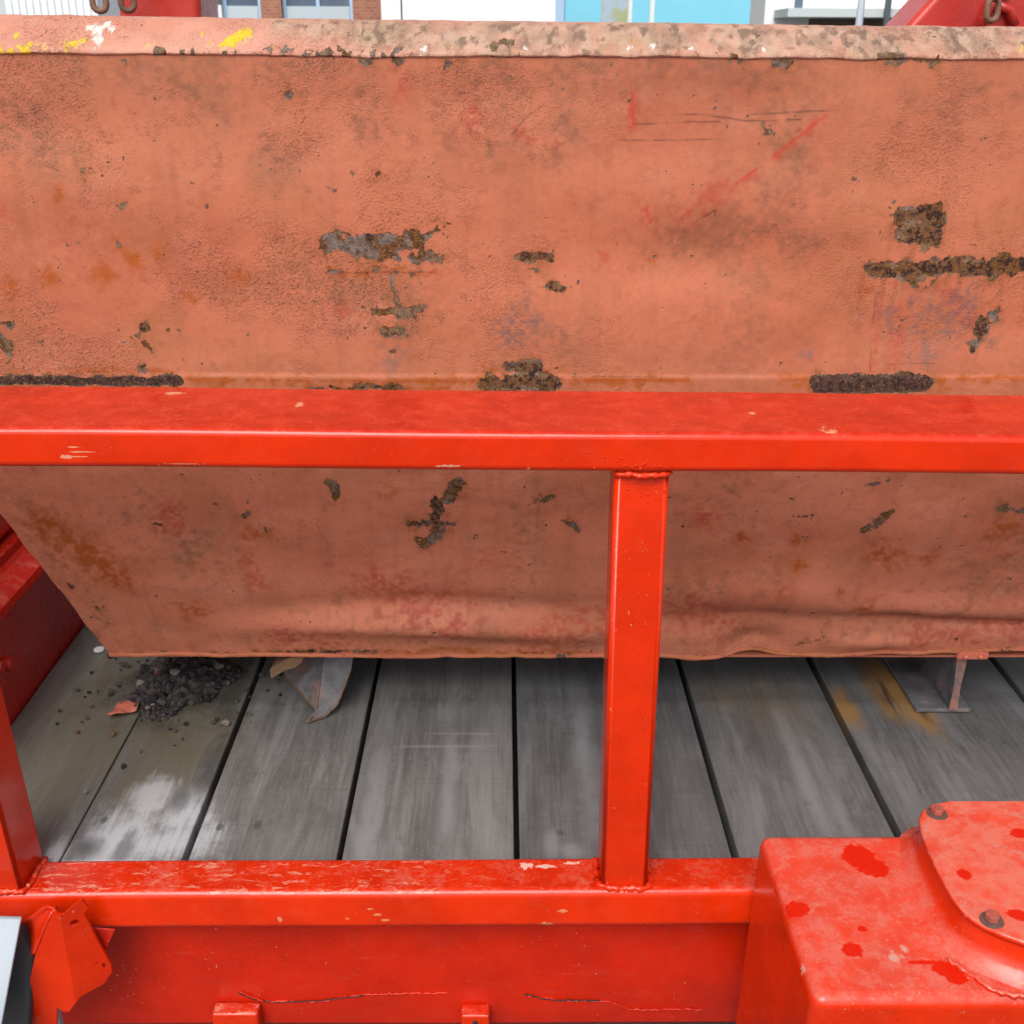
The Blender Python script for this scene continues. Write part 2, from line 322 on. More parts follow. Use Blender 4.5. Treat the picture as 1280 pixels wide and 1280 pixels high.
def prism(name, poly, ext, mat, parent=None, holes=(), bev=0.0, smooth=False):
    """flat sheet from a 3-D outline, given thickness along ext; real holes"""
    bm = bmesh.new(); edges = []
    for loop in [poly]+list(holes):
        vs = [bm.verts.new(Vector(p)) for p in loop]
        edges += [bm.edges.new((vs[i], vs[(i+1) % len(vs)])) for i in range(len(vs))]
    bmesh.ops.triangle_fill(bm, use_beauty=True, use_dissolve=False, edges=edges)
    ret = bmesh.ops.extrude_face_region(bm, geom=list(bm.faces))
    bmesh.ops.translate(bm, vec=Vector(ext), verts=[g for g in ret['geom'] if isinstance(g, bmesh.types.BMVert)])
    return frombm(name, bm, mat, parent, smooth)
# value noise on arrays
def vnoise(x, y, seed=0):
    r = np.random.RandomState(seed).rand(256, 256)
    xi = np.floor(x).astype(int); yi = np.floor(y).astype(int); fx = x-xi; fy = y-yi
    fx = fx*fx*(3-2*fx); fy = fy*fy*(3-2*fy)
    a = r[xi % 256, yi % 256]; b = r[(xi+1) % 256, yi % 256]; c = r[xi % 256, (yi+1) % 256]; d = r[(xi+1) % 256, (yi+1) % 256]
    return (a*(1-fx)+b*fx)*(1-fy)+(c*(1-fx)+d*fx)*fy
def fbm(x, y, o=4, seed=0):
    return sum(vnoise(x*2**k, y*2**k, seed+k)*0.5**k for k in range(o))/sum(0.5**k for k in range(o))-0.5
def warp(U, V, seed, k=1.0):
    """ragged coordinates, so that every patch gets an uneven outline"""
    return (U+k*(0.016*fbm(U*38, V*38, 4, seed)+0.006*fbm(U*170, V*170, 3, seed+3)), V+k*(0.016*fbm(U*38+7, V*38, 4, seed+5)+0.006*fbm(U*170+3, V*170, 3, seed+8)))
def sdist(U, V, lst, reach=2.5):
    """largest (radius - distance) over the strokes, in metres; negative outside"""
    out = np.full(U.shape, -0.05)
    for pts, r in lst:
        p = np.array(pts)
        if len(p) == 1: p = np.vstack([p, p])
        m = r*reach+0.05
        k = np.where((U > p[:, 0].min()-m) & (U < p[:, 0].max()+m) & (V > p[:, 1].min()-m) & (V < p[:, 1].max()+m))
        u, v = U[k], V[k]; best = np.full(u.shape, 1e9)
        for a, b in zip(p[:-1], p[1:]):
            d = b-a; L = max(d@d, 1e-12); t = np.clip(((u-a[0])*d[0]+(v-a[1])*d[1])/L, 0, 1)
            best = np.minimum(best, np.hypot(u-a[0]-t*d[0], v-a[1]-t*d[1]))
        out[k] = np.maximum(out[k], r-best)
    return out
def soft(U, V, lst):
    """sum of soft smudges, 0..1"""
    out = np.zeros(U.shape)
    for pts, r in lst:
        p = np.array(pts); p = np.vstack([p, p]) if len(p) == 1 else p; best = np.full(U.shape, 1e9)
        for a, b in zip(p[:-1], p[1:]):
            d = b-a; L = max(d@d, 1e-12); t = np.clip(((U-a[0])*d[0]+(V-a[1])*d[1])/L, 0, 1)
            best = np.minimum(best, np.hypot(U-a[0]-t*d[0], V-a[1]-t*d[1]))
        out = np.maximum(out, np.exp(-(best/r)**2))
    return out
def sm(v, a, b): t = np.clip((v-a)/(b-a), 0, 1); return t*t*(3-2*t)
def lay(c, m, col): return c*(1-m[..., None])+np.array(col)*m[..., None]
def paint_of(U, V, L, seed, low=False):
    """colour and wear of a salmon panel from its strokes (in metres): returns the attributes"""
    f5 = fbm(U*5, V*7, 4, seed); f20 = fbm(U*20, V*20, 5, seed+11); f60 = fbm(U*60, V*60, 4, seed+21); f150 = fbm(U*150, V*150, 3, seed+31)
    wash = fbm(U*55, V*4, 4, seed+41)
    A, B, Cc = ((0.56, 0.188, 0.107), (0.50, 0.150, 0.085), (0.58, 0.225, 0.140)) if low else ((0.460, 0.143, 0.073), (0.415, 0.120, 0.061), (0.485, 0.165, 0.090))  # lower panel's paint is mixed lighter to offset the shade it gets
    c = np.zeros(U.shape+(3,))+np.array(A)
    c = lay(c, sm(f5+0.25*f20, -0.06, 0.16)*0.8, B)
    c = lay(c, sm(f20+0.4*f60, 0.03, 0.22)*0.45, Cc)
    c = lay(c, sm(fbm(U*11+3, V*15, 5, seed+51), 0.02, 0.22)*0.32, (0.31, 0.115, 0.045))     # brown bloom
    c = lay(c, sm(wash, 0.05, 0.26)*0.18, (0.26, 0.085, 0.045))
    c = lay(c, sm(f60+0.6*f150, 0.10, 0.30)*0.22, (0.28, 0.070, 0.036))
    wu, wv = warp(U, V, seed+61, 1.2)
    d = soft(wu, wv, L['dirt']); c = lay(c, np.clip(d*((0.16 if low else 0.24)+0.45*f20+0.6*f60+0.8*f150), 0, 0.5), (0.170, 0.085, 0.047))
    s_ = soft(wu, wv, L['scuff']); c = lay(c, np.clip(s_*(0.32+1.2*f60+1.6*f150), 0, 0.5), (0.42, 0.045, 0.026))
    o_ = soft(wu, wv, L['orange']); c = lay(c, np.clip(o_*(0.70+1.8*f60+2.0*f150), 0, 0.9), (0.35, 0.080, 0.010))
    for k, col, am in (('band', (0.36, 0.070, 0.008), 0.85), ('scratch', (0.12, 0.045, 0.028), 0.75), ('bright', (0.46, 0.055, 0.030), 0.7)):
        if k in L:
            tu, tv = warp(U, V, seed+65, 0.12); c = lay(c, sm(sdist(tu, tv, L[k]), -0.0008, 0.0010)*np.clip(am+2.2*f60+1.5*f150, 0, 0.95), col)
    if 'grey' in L: c = lay(c, np.clip(soft(wu, wv, L['grey'])*(0.35+1.6*f60+2.4*f150), 0, 0.6), (0.20, 0.115, 0.10))
    for k, col in (('yellow', (0.72, 0.52, 0.02)), ('white', (0.70, 0.66, 0.60))):
        if k in L: c = lay(c, sm(sdist(wu, wv, L[k])/0.003+5.0*f150+2.0*f60, -0.2, 0.4)*0.9, col)
    kw = 0.55
    xu, xv = warp(U, V, seed+71, kw)
    calm = 1-0.75*sm(sdist(U, V, L['dark']), -0.012, -0.004) if 'dark' in L else 1.0
    rag = (0.010*f20+0.018*f60+0.016*f150-0.0028)*calm; rag2 = 0.020*fbm(U*70+9, V*70, 4, seed+75)*calm
    r0 = sdist(xu, xv, L['rust']); b0 = sdist(xu, xv, L['bare'])
    q_ = lambda v: np.clip(1+v/0.02, 0, 1)            # raggedness only near a patch
    r = r0+rag2*q_(r0)-0.0035; b = np.maximum(b0+rag*q_(b0), r0+rag*q_(r0)+0.0004)
    mc = np.zeros(U.shape+(3,))+np.array((0.190, 0.150, 0.130)); mc = lay(mc, sm(f20+f60, -0.05, 0.2), (0.200, 0.120, 0.066)); mc = lay(mc, sm(fbm(U*45+3, V*45, 4, seed+77), 0.03, 0.16), (0.15, 0.060, 0.016))
    mc = lay(mc, sm(r, -0.002, 0.002)*0.85, (0.145, 0.060, 0.018))
    if 'dark' in L: mc = lay(mc, sm(sdist(U, V, L['dark']), -0.004, 0.004), (0.070, 0.034, 0.026))
    # rusty halo round the bare metal, and thin runs of rust below it
    run = np.zeros(U.shape)
    for pts, rr_ in L['rust']:
        p = np.array(pts); x0_, x1_ = p[:, 0].min()-rr_, p[:, 0].max()+rr_; v0_ = p[:, 1].min()
        run = np.maximum(run, sm(U, x0_-0.002, x0_+0.004)*sm(U, x1_+0.002, x1_-0.004)*(V < v0_)*np.exp(-np.clip(v0_-V, 0, 1)/(0.012+1.2*rr_)))
    c = lay(c, np.clip(run*(0.10+2.6*fbm(U*170, V*7, 3, seed+79)), 0, 0.5), (0.26, 0.075, 0.028))
    c = lay(c, np.exp(-np.clip(-b, 0, 1)/0.006)*np.clip(0.35+1.5*f60, 0, 0.7)*(b > -0.03), (0.27, 0.085, 0.022))
    spk = sm(fbm(U*120+5, V*120, 3, seed+81)+0.35*f20, 0.335, 0.39)                # scattered chips
    loss = np.maximum(np.clip(b/0.0035, -1, 1), spk*1.6-1)
    flake = sm(fbm(U*9, V*9, 4, seed+91)+0.35*f60, -0.10, 0.22)*(0.55 if low else 1.0)
    if 'smooth' in L: flake = flake*L['smooth']
    return dict(paint=c, metal=mc, loss=loss, core=np.clip(r/0.0035, -1, 1), flake=flake)
def grid(name, X, Y, Z, mat, parent, attrs):
    nv, nu = X.shape
    me = bpy.data.meshes.new(name); co = np.stack([X, Y, Z], -1).reshape(-1, 3)
    idx = np.arange(nu*nv).reshape(nv, nu)
    q = np.stack([idx[:-1, :-1], idx[:-1, 1:], idx[1:, 1:], idx[1:, :-1]], -1).reshape(-1, 4)
    me.vertices.add(len(co)); me.vertices.foreach_set('co', co.ravel().astype(np.float32))
    me.loops.add(q.size); me.loops.foreach_set('vertex_index', q.ravel().astype(np.int32))
    me.polygons.add(len(q)); me.polygons.foreach_set('loop_start', (np.arange(len(q))*4).astype(np.int32))
    me.update(calc_edges=True)
    c4 = np.ones(X.shape+(4,), np.float32); c4[..., :3] = attrs['paint']
    a = me.attributes.new('paint', 'FLOAT_COLOR', 'POINT'); a.data.foreach_set('color', c4.ravel())
    c4[..., :3] = attrs['metal']; a = me.attributes.new('metal', 'FLOAT_COLOR', 'POINT'); a.data.foreach_set('color', c4.ravel())
    for k, dv in (('loss', -1.0), ('core', -1.0), ('flake', 0.0), ('crumb', 0.0)):
        a = me.attributes.new(k, 'FLOAT', 'POINT'); v = attrs.get(k); v = np.full(X.shape, dv) if v is None else v
        a.data.foreach_set('value', v.ravel().astype(np.float32))
    return link(name, me, mat, parent, True)

# ------------------------------------------------------------------ ground
g = G('yard_asphalt'); P = g.co()
c = g.mix(g.ss(g.noise(0.6, 5), 0.35, 0.65), (0.055, 0.055, 0.056), (0.085, 0.084, 0.082)); c = g.mix(g.ss(g.noise(60, 3), 0.55, 0.75), c, (0.13, 0.13, 0.125))
ASPH = g.done(c, 0.9, g.bump(g.noise(90, 3), 0.4, 0.01))
bm = bmesh.new(); bmesh.ops.create_grid(bm, x_segments=8, y_segments=8, size=400)
tag(frombm('ground', bm, ASPH, None, False), kind='structure')

# ------------------------------------------------------------------ the truck
TR = empty('skip_loader_truck', (0.3, 2.0, 0.0), 'red skip loader truck with grey plank deck carrying the salmon skip', 'truck')

# deck
sub = bmesh.new()
bm_box(sub, -0.835, 1.75, 1.276, 2.80, 0.66, 0.842)
deck = frombm('deck', sub, DARK, TR, False)
edges = [-0.832, -0.623, -0.448, -0.230, 0.022, 0.333, 0.581, 0.927, 1.165, 1.42, 1.70]
gapw = [0.002, 0.003, 0.009, 0.008, 0.008, 0.010, 0.013, 0.010, 0.008, 0.008, 0.004]
for i in range(len(edges)-1):
    dz = 0 if i % 2 else -0.0015
    p = rbox('plank', edges[i]+gapw[i]/2, edges[i+1]-gapw[i+1]/2, 1.2765, 2.78, 0.845, DECK+dz, 0.0025, WOOD, deck, 2)

# rails
def tilted(x0, x1, y0, y1, z0, z1, slope, r, name, mat, seg=4, n=60):
    bm = bmesh.new(); vs = bm_box(bm, x0, x1, y0, y1, z0, z1)
    bmesh.ops.bevel(bm, geom=[e for e in bm.edges if abs((e.verts[0].co-e.verts[1].co).x) > 0.1], offset=r, segments=seg, profile=0.5, affect='EDGES')
    for k in range(1, n):      # subdivide lengthwise for slight waviness
        xx = x0+(x1-x0)*k/n
        bmesh.ops.bisect_plane(bm, geom=list(bm.verts)+list(bm.edges)+list(bm.faces), plane_co=(xx, 0, 0), plane_no=(1, 0, 0))
    for v in bm.verts:
        v.co.z += slope*v.co.x+0.0006*math.sin(v.co.x*9+v.co.y*4); v.co.y += 0.0005*math.sin(v.co.x*13+1.7)
    return frombm(name, bm, mat, TR, True, True)
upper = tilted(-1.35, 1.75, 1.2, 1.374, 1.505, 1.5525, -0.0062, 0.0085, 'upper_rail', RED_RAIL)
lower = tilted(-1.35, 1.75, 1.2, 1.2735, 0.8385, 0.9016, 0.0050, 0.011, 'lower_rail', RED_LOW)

# posts
def post(x0, x1, y0, y1, z0, z1, lean, r, name='post'):
    bm = bmesh.new(); bm_box(bm, x0, x1, y0, y1, z0, z1)
    for v in bm.verts: v.co.x += lean*(v.co.z-z0)
    bmesh.ops.bevel(bm, geom=[e for e in bm.edges if abs((e.verts[0].co-e.verts[1].co).z) > 0.1], offset=r, segments=4, profile=0.5, affect='EDGES')
    return frombm(name, bm, RED_POST, TR, True, True)
pm = post(0.1345, 0.1985, 1.209, 1.270, 0.900, 1.508, -0.008, 0.0075)
pl = post(-0.725, -0.6435, 1.206, 1.283, 0.845, 1.508, -0.045, 0.006)

def bead(name, path, r, parent, mat, jit=0.35, step=0.0035, seed=1):
    """lumpy weld bead along a path"""
    rr = random.Random(seed); pts = []
    path = [Vector(p) for p in path]
    for a, b in zip(path[:-1], path[1:]):
        n = max(1, int((b-a).length/step))
        for k in range(n):
            p = a.lerp(b, k/n); pts.append(p+Vector((rr.uniform(-1, 1), rr.uniform(-1, 1), rr.uniform(-1, 1)))*r*jit)
    pts.append(path[-1])
    rad = [r*(0.75+0.5*abs(math.sin(i*1.15+seed)))*rr.uniform(0.8, 1.2) for i in range(len(pts))]
    bm = bmesh.new(); tube_bm(bm, pts, rad, 7); return frombm(name, bm, mat, parent)
zl = 0.9022
bead('weld_bead', [(0.131, 1.268, zl), (0.131, 1.218, zl), (0.136, 1.209, zl), (0.146, 1.206, zl), (0.188, 1.206, zl), (0.198, 1.209, zl), (0.203, 1.222, zl), (0.203, 1.268, zl)], 0.0042, pm, RED_LOW, seed=3)
bead('weld_bead', [(0.130, 1.235, 1.501), (0.133, 1.209, 1.500), (0.146, 1.2035, 1.5005), (0.165, 1.2030, 1.499), (0.180, 1.2035, 1.5005), (0.192, 1.209, 1.500), (0.194, 1.235, 1.501)], 0.0034, pm, RED_POST, seed=5)
bead('weld_bead', [(-0.640, 1.272, 0.899), (-0.6405, 1.215, 0.899), (-0.645, 1.205, 0.899), (-0.72, 1.203, 0.899)], 0.0036, pl, RED_LOW, seed=8)
# spatter round the upper weld
bm = bmesh.new()
rr = random.Random(4)
for i in range(46):
    a = rr.uniform(0, 1)
    p = (0.165+rr.gauss(0, 0.026), 1.2-0.0002, 1.508+abs(rr.gauss(0, 0.012))) if a < 0.5 else (rr.uniform(0.14, 0.192), 1.2088, 1.494-abs(rr.gauss(0, 0.02)))
    bmesh.ops.create_icosphere(bm, subdivisions=1, radius=rr.uniform(0.0006, 0.0017), matrix=Matrix.Translation(p))
o = frombm('weld_spatter', bm, RED_POST, pm); tag(o, kind='stuff')
rbox('rubber_stop', 0.108, 0.130, 1.26, 1.30, 1.490, 1.5055, 0.003, RUBBER, TR)

# recessed side beam under the lower rail
beam_b = PY(900, 1279, 1.262)[2]
bm = bmesh.new(); nx = 160
def beam_prof():
    return [(1.262, 0.8395), (1.262, 0.795), (1.2605, 0.775), (1.259, beam_b+0.008), (1.262, beam_b), (1.31, beam_b)]
pr = beam_prof(); rows = []
for i in range(nx+1):
    x = -1.35+3.1*i/nx
    rows.append([bm.verts.new((x, y+0.0006*math.sin(9*x+z*30), z)) for y, z in pr])
for i in range(nx):
    for k in range(len(pr)-1): bm.faces.new((rows[i][k], rows[i+1][k], rows[i+1][k+1], rows[i][k+1]))
beam = frombm('side_beam', bm, RED_BEAM, TR, True)
bead('weld_bead', [PY(300, 1240, 1.2585), PY(330, 1252, 1.2585), PY(400, 1252, 1.2585), PY(455, 1243, 1.2585), PY(560, 1241, 1.2585)], 0.0010, beam, RED_BEAM, 0.9, 0.004, 21)
bead('weld_bead', [PY(658, 1244, 1.2585), PY(700, 1251, 1.2585), PY(760, 1252, 1.2585), PY(790, 1262, 1.2585), PY(880, 1262, 1.2585)], 0.0010, beam, RED_BEAM, 0.9, 0.004, 22)
bead('seam_crack', [PY(298, 1241, 1.2578), PY(318, 1250, 1.2578), PY(345, 1253, 1.2578), PY(400, 1251, 1.2578), PY(455, 1244, 1.2578)], 0.0008, beam, DARK, 0.6, 0.003, 31)
bead('seam_crack', [PY(656, 1243, 1.2578), PY(690, 1250, 1.2578), PY(750, 1251, 1.2578)], 0.0009, beam, DARK, 0.6, 0.003, 32)
# small lugs on the beam
for (xa, xb, yt, d) in ((264, 322, 1268, 0.03), (576, 612, 1270, 0.022)):
    a = PY(xa, yt, 1.235); b = PY(xb, yt, 1.235)
    lug = rbox('lug', a[0], b[0], 1.235, 1.2595, a[2]-0.06, a[2], 0.004, RED_LOW, TR)
    if xa > 500:
        bm = bmesh.new(); bmesh.ops.create_cone(bm, cap_ends=True, segments=14, radius1=0.004, radius2=0.004, depth=0.003, matrix=Matrix.Translation(((a[0]+b[0])/2, 1.2345, a[2]-0.013)) @ Matrix.Rotation(math.pi/2, 4, 'X'))
        frombm('bolt_hole', bm, DARK, lug)

# ---- valve box with a raised cover, bolted to the front of the rail
bx0 = PY(948, 1043, 1.195)[0]; by0 = PZ(1010, 1250, BOXZ)[1]
box = rbox('valve_box', bx0, bx0+0.55, by0, 1.194, 0.62, BOXZ, 0.015, RED_BOX, TR, 5)
blean = (bx0-PY(916, 1280, 1.195)[0])/(BOXZ-PY(916, 1280, 1.195)[2])
for v in box.data.vertices:                    # its left side flares out towards the bottom
    if v.co.x < bx0+0.1: v.co.x += blean*(v.co.z-BOXZ)
PLZ = BOXZ+0.050
plpx = [(1186, 1000), (1165, 1004), (1153, 1012), (1149, 1023), (1153, 1042), (1161, 1062), (1172, 1086), (1183, 1107), (1194, 1125), (1205, 1138), (1217, 1148), (1232, 1157), (1255, 1167), (1280, 1176), (1300, 1182)]
outl = [PZ(x, y, PLZ)[:2] for x, y in plpx]
cx = max(p[0] for p in outl)+0.07
outl = [np.array(p) for p in outl]
full = outl+[np.array((2*cx-p[0], p[1])) for p in outl[::-1]]
cen = sum(full)/len(full)
def lathe_outline(name, levels, mat, parent, cap=True):
    """stack of scaled copies of the cover outline: (offset outward, z)"""
    bm = bmesh.new(); rings = []
    for off, z in levels:
        ring = []
        for p in full:
            d = (p-cen); d = d/np.linalg.norm(d); q = p+d*off; ring.append(bm.verts.new((q[0], q[1], z)))
        rings.append(ring)
    n = len(full)
    for A, B in zip(rings[:-1], rings[1:]):
        for k in range(n): bm.faces.new((A[k], A[(k+1) % n], B[(k+1) % n], B[k]))
    if cap: bm.faces.new(rings[-1])
    return frombm(name, bm, mat, parent, True, True)
lathe_outline('cover_base', [(0.022, BOXZ-0.002), (0.014, BOXZ+0.003), (0.006, BOXZ+0.010), (-0.002, BOXZ+0.020), (-0.004, PLZ-0.010)], RED_BOX, box, False)
cover = lathe_outline('cover_plate', [(-0.006, PLZ-0.0095), (-0.001, PLZ-0.009), (0.0005, PLZ-0.006), (0.0005, PLZ-0.003), (-0.003, PLZ)], RED_COVER, box)
def bolt(x, y, z, r, parent, mat, nut_mat):
    bm = bmesh.new(); bmesh.ops.create_cone(bm, cap_ends=True, segments=20, radius1=r*1.55, radius2=r*1.5, depth=0.0016, matrix=Matrix.Translation((x, y, z+0.0008)))
    wsh = frombm('bolt', bm, nut_mat, parent, False)
    bm = bmesh.new(); bmesh.ops.create_cone(bm, cap_ends=True, segments=6, radius1=r, radius2=r, depth=r*0.95, matrix=Matrix.Translation((x, y, z+0.0016+r*0.475)) @ Matrix.Rotation(0.35, 4, 'Z'))
    bmesh.ops.bevel(bm, geom=[e for e in bm.edges if e.calc_face_angle(0) > 0.2], offset=r*0.12, segments=2, profile=0.5, affect='EDGES')
    h = frombm('bolt_head', bm, mat, wsh, False)
for x, y in ((1172, 1019), (1241, 1153)):
    p = PZ(x, y, PLZ); bolt(p[0], p[1]+0.003, PLZ, 0.0085, box, BOLTM, BOLTW)
    bolt(2*cx-p[0], p[1]+0.003, PLZ, 0.0085, box, BOLTM, BOLTW)
bead('weld_bead', [PZ(x, y, BOXZ+0.001) for x, y in ((1186, 1198), (1200, 1210), (1222, 1224), (1240, 1238), (1262, 1243), (1290, 1246))], 0.003, box, RED_COVER, 0.5, 0.004, 44)

# ---- red long beam at the left end of the deck, running across the truck
bm = bmesh.new()
prof = [(-0.834, 0.880), (-0.834, 1.070), (-0.839, 1.080), (-0.875, 1.098), (-0.882, 1.104), (-0.886, 1.118), (-0.93, 1.118), (-0.93, 0.88)]
ys = [1.30, 1.6, 2.0, 2.4, 2.78]; rows = []
for y in ys: rows.append([bm.verts.new((x, y, z)) for x, z in prof])
n = len(prof)
for A, B in zip(rows[:-1], rows[1:]):
    for k in range(n): bm.faces.new((A[k], A[(k+1) % n], B[(k+1) % n], B[k]))
bm.faces.new(rows[0]); bm.faces.new(rows[-1])
bulk = frombm('bulkhead_beam', bm, RED_OLD, TR, False)
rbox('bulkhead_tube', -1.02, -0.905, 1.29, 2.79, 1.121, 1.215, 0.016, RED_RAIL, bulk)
p = PP(8, 830, (-0.834, 0, 0), (1, 0, 0))
bm = bmesh.new(); bmesh.ops.create_cone(bm, cap_ends=True, segments=6, radius1=0.013, radius2=0.012, depth=0.012, matrix=Matrix.Translation((-0.829, p[1], p[2])) @ Matrix.Rotation(math.pi/2, 4, 'Y'))
frombm('bolt', bm, RED_OLD, bulk, False)
bm = bmesh.new(); bmesh.ops.create_cone(bm, cap_ends=True, segments=6, radius1=0.010, radius2=0.009, depth=0.010, matrix=Matrix.Translation((-0.830, p[1]-0.03, p[2]+0.012)) @ Matrix.Rotation(math.pi/2, 4, 'Y'))
frombm('bolt', bm, RED_OLD, bulk, False)

# ---- mudguard bracket at the lower left
def hole(c, r, u, v, n=14): return [tuple(np.array(c)+r*(math.cos(2*math.pi*k/n)*np.array(u)+math.sin(2*math.pi*k/n)*np.array(v))) for k in range(n)]
Yb = 1.155
def bp(x, y, Y=Yb): return tuple(PY(x, y, Y))
front = [bp(65, 1141), bp(78, 1145), bp(88, 1139), bp(97, 1135), bp(104, 1147), bp(100, 1153), bp(116, 1192), bp(131, 1225), bp(132, 1234), bp(124, 1244), bp(100, 1248), bp(94, 1254), bp(86, 1265), bp(78, 1264), bp(71, 1259), bp(71, 1300), bp(30, 1300), bp(33, 1270), bp(38, 1223), bp(44, 1194)]
brk = prism('mudguard_bracket', front, (0, 0.004, 0), RED_POST, TR, [hole(bp(90, 1159), 0.0050, (1, 0, 0), (0, 0, 1)), hole(bp(123, 1222), 0.003, (0.6, 0, 0), (0, 0, 1.6)), hole(bp(115, 1216), 0.0016, (1, 0, 0), (0, 0, 1))])
x84 = bp(85, 1200)[0]; bm = bmesh.new(); bm.from_mesh(brk.data)
bmesh.ops.bisect_plane(bm, geom=list(bm.verts)+list(bm.edges)+list(bm.faces), plane_co=(x84, 0, bp(85, 1200)[2]), plane_no=(1, 0, 0))
for v in bm.verts:
    d = v.co.x-x84
    if d > 0: v.co.y += d*0.6
bm.to_mesh(brk.data); bm.free()
# left leaf folding back from the bracket's left edge
lf = bmesh.new()
topc = [(71, 1140, .002), (66, 1134, .008), (59, 1131, .016), (50, 1135, .024), (40, 1143, .030), (27, 1151, .034)]
frc = [(66, 1142, .0), (61, 1152, .0), (55, 1166, .0), (50, 1180, .0), (45, 1192, .0), (41, 1194, .003)]
cols_ = []
for (a, b) in zip(topc, frc):
    A = np.array(PY(a[0], a[1], Yb+a[2])); B = np.array(PY(b[0], b[1], Yb+b[2])); r = []
    for k in range(7):
        t = k/6; q = A*(1-t)+B*t; q[1] += 0.012*math.sin(math.pi*t); r.append(lf.verts.new(q))
    cols_.append(r)
for A, B in zip(cols_[:-1], cols_[1:]):
    for k in range(6): lf.faces.new((A[k], A[k+1], B[k+1], B[k]))
o = frombm('bracket_leaf', lf, RED_POST, brk); m = o.modifiers.new('sheet', 'SOLIDIFY'); m.thickness = 0.003
# second leaf behind, making the V-shaped gusset
gus = [tuple(PY(x, y, 1.19)) for x, y in ((100, 1160), (143, 1163), (128, 1199), (124, 1203))]
prism('bracket_gusset', gus, (0, 0.003, 0), RED_OLD, brk, [hole(PY(124, 1186, 1.19), 0.004, (1, 0, 0), (0, 0, 0.7))])
# mudguard: pale steel face leaning back, with a dark rubber edge behind it
def slab(name, pts, th, mat, parent, bev):
    bm = bmesh.new(); f = bm.faces.new([bm.verts.new(PY(*p)) for p in pts]); r = bmesh.ops.extrude_face_region(bm, geom=[f])
    bmesh.ops.translate(bm, vec=(0, th, 0), verts=[v for v in r['geom'] if isinstance(v, bmesh.types.BMVert)])
    bmesh.ops.bevel(bm, geom=list(bm.edges), offset=bev, segments=2, profile=0.5, affect='EDGES')
    return frombm(name, bm, mat, parent)
mgo = slab('mudguard_panel', [(-160, 1143, 1.165), (26, 1149, 1.165), (14, 1213, 1.12), (-2, 1300, 1.06), (-160, 1300, 1.06)], 0.006, GALV, TR, 0.0015)
slab('mudguard_edge', [(20, 1160, 1.180), (30, 1172, 1.178), (42, 1195, 1.168), (38, 1240, 1.15), (33, 1310, 1.12), (-30, 1310, 1.12), (-10, 1240, 1.15)], 0.02, RUBBER, mgo, 0.004)
slab('mudguard_edge', [(66, 1255, 1.20), (72, 1264, 1.20), (80, 1300, 1.19), (60, 1300, 1.19)], 0.01, GALV, mgo, 0.001)

# ---- hidden running gear, so that the truck stands on the ground
for yy in (1.62, 2.35): rbox('chassis_rail', -2.2, 2.0, yy, yy+0.09, 0.50, 0.658, 0.008, DARK, TR)
bmw = bmesh.new()
tp = [(0.30, -0.12), (0.40, -0.13), (0.44, -0.10), (0.455, 0), (0.44, 0.10), (0.40, 0.13), (0.30, 0.12)]
seg = 40; rw = [[bmw.verts.new((r*math.cos(2*math.pi*k/seg), y, r*math.sin(2*math.pi*k/seg))) for r, y in tp] for k in range(seg)]
for k in range(seg):
    for j in range(len(tp)-1): bmw.faces.new((rw[k][j], rw[(k+1) % seg][j], rw[(k+1) % seg][j+1], rw[k][j+1]))
bmesh.ops.recalc_face_normals(bmw, faces=bmw.faces)
tyre_me = bpy.data.meshes.new('tyre'); bmw.to_mesh(tyre_me); bmw.free(); tyre_me.materials.append(RUBBER); tyre_me.polygons.foreach_set('use_smooth', [True]*len(tyre_me.polygons))
bmr = bmesh.new(); bmesh.ops.create_cone(bmr, cap_ends=True, segments=40, radius1=0.305, radius2=0.305, depth=0.2, matrix=Matrix.Rotation(math.pi/2, 4, 'X'))
rim_me = bpy.data.meshes.new('rim'); bmr.to_mesh(rim_me); bmr.free(); rim_me.materials.append(RED_OLD)
for x in (-1.75, 1.55):
    for y in (1.60, 2.45):
        t = bpy.data.objects.new('wheel', tyre_me); COL.objects.link(t); t.location = (x, y, 0.455); attach(t, TR)
        t.matrix_parent_inverse = Matrix.Translation(-TR.location)
        r = bpy.data.objects.new('rim', rim_me); COL.objects.link(r); r.parent = t
# far rail of the deck
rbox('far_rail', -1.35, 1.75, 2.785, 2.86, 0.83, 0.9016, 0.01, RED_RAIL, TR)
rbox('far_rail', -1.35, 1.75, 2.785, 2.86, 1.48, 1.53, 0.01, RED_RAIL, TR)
for x in (-0.9, 1.3): rbox('post', x, x+0.06, 2.79, 2.85, 0.90, 1.482, 0.008, RED_POST, TR)

# ---- lifting arms on the far side
def arm(pxs, Y, depth, top_dx, name='lifting_arm'):
    a = PY(pxs[0], 25, Y); b = PY(pxs[1], 25, Y); z0 = 0.90; bm = bmesh.new()
    zc = a[2]; vs = []
    for z in (z0, 2.7):
        sh = top_dx*(z-zc)
        for x, y in ((a[0], Y), (b[0], Y), (b[0]+0.0, Y+depth), (a[0], Y+depth)): vs.append(bm.verts.new((x+sh, y, z)))
    for f in ((0, 1, 2, 3), (4, 7, 6, 5), (0, 4, 5, 1), (1, 5, 6, 2), (2, 6, 7, 3), (3, 7, 4, 0)): bm.faces.new([vs[i] for i in f])
    bmesh.ops.bevel(bm, geom=list(bm.edges), offset=0.018, segments=4, profile=0.5, affect='EDGES')
    return frombm(name, bm, RED_ARM, TR, True, True)
arm((148, 250), 2.93, 0.20, 0.05)
ra = arm((1141, 1330), 2.93, 0.20, 0.85)
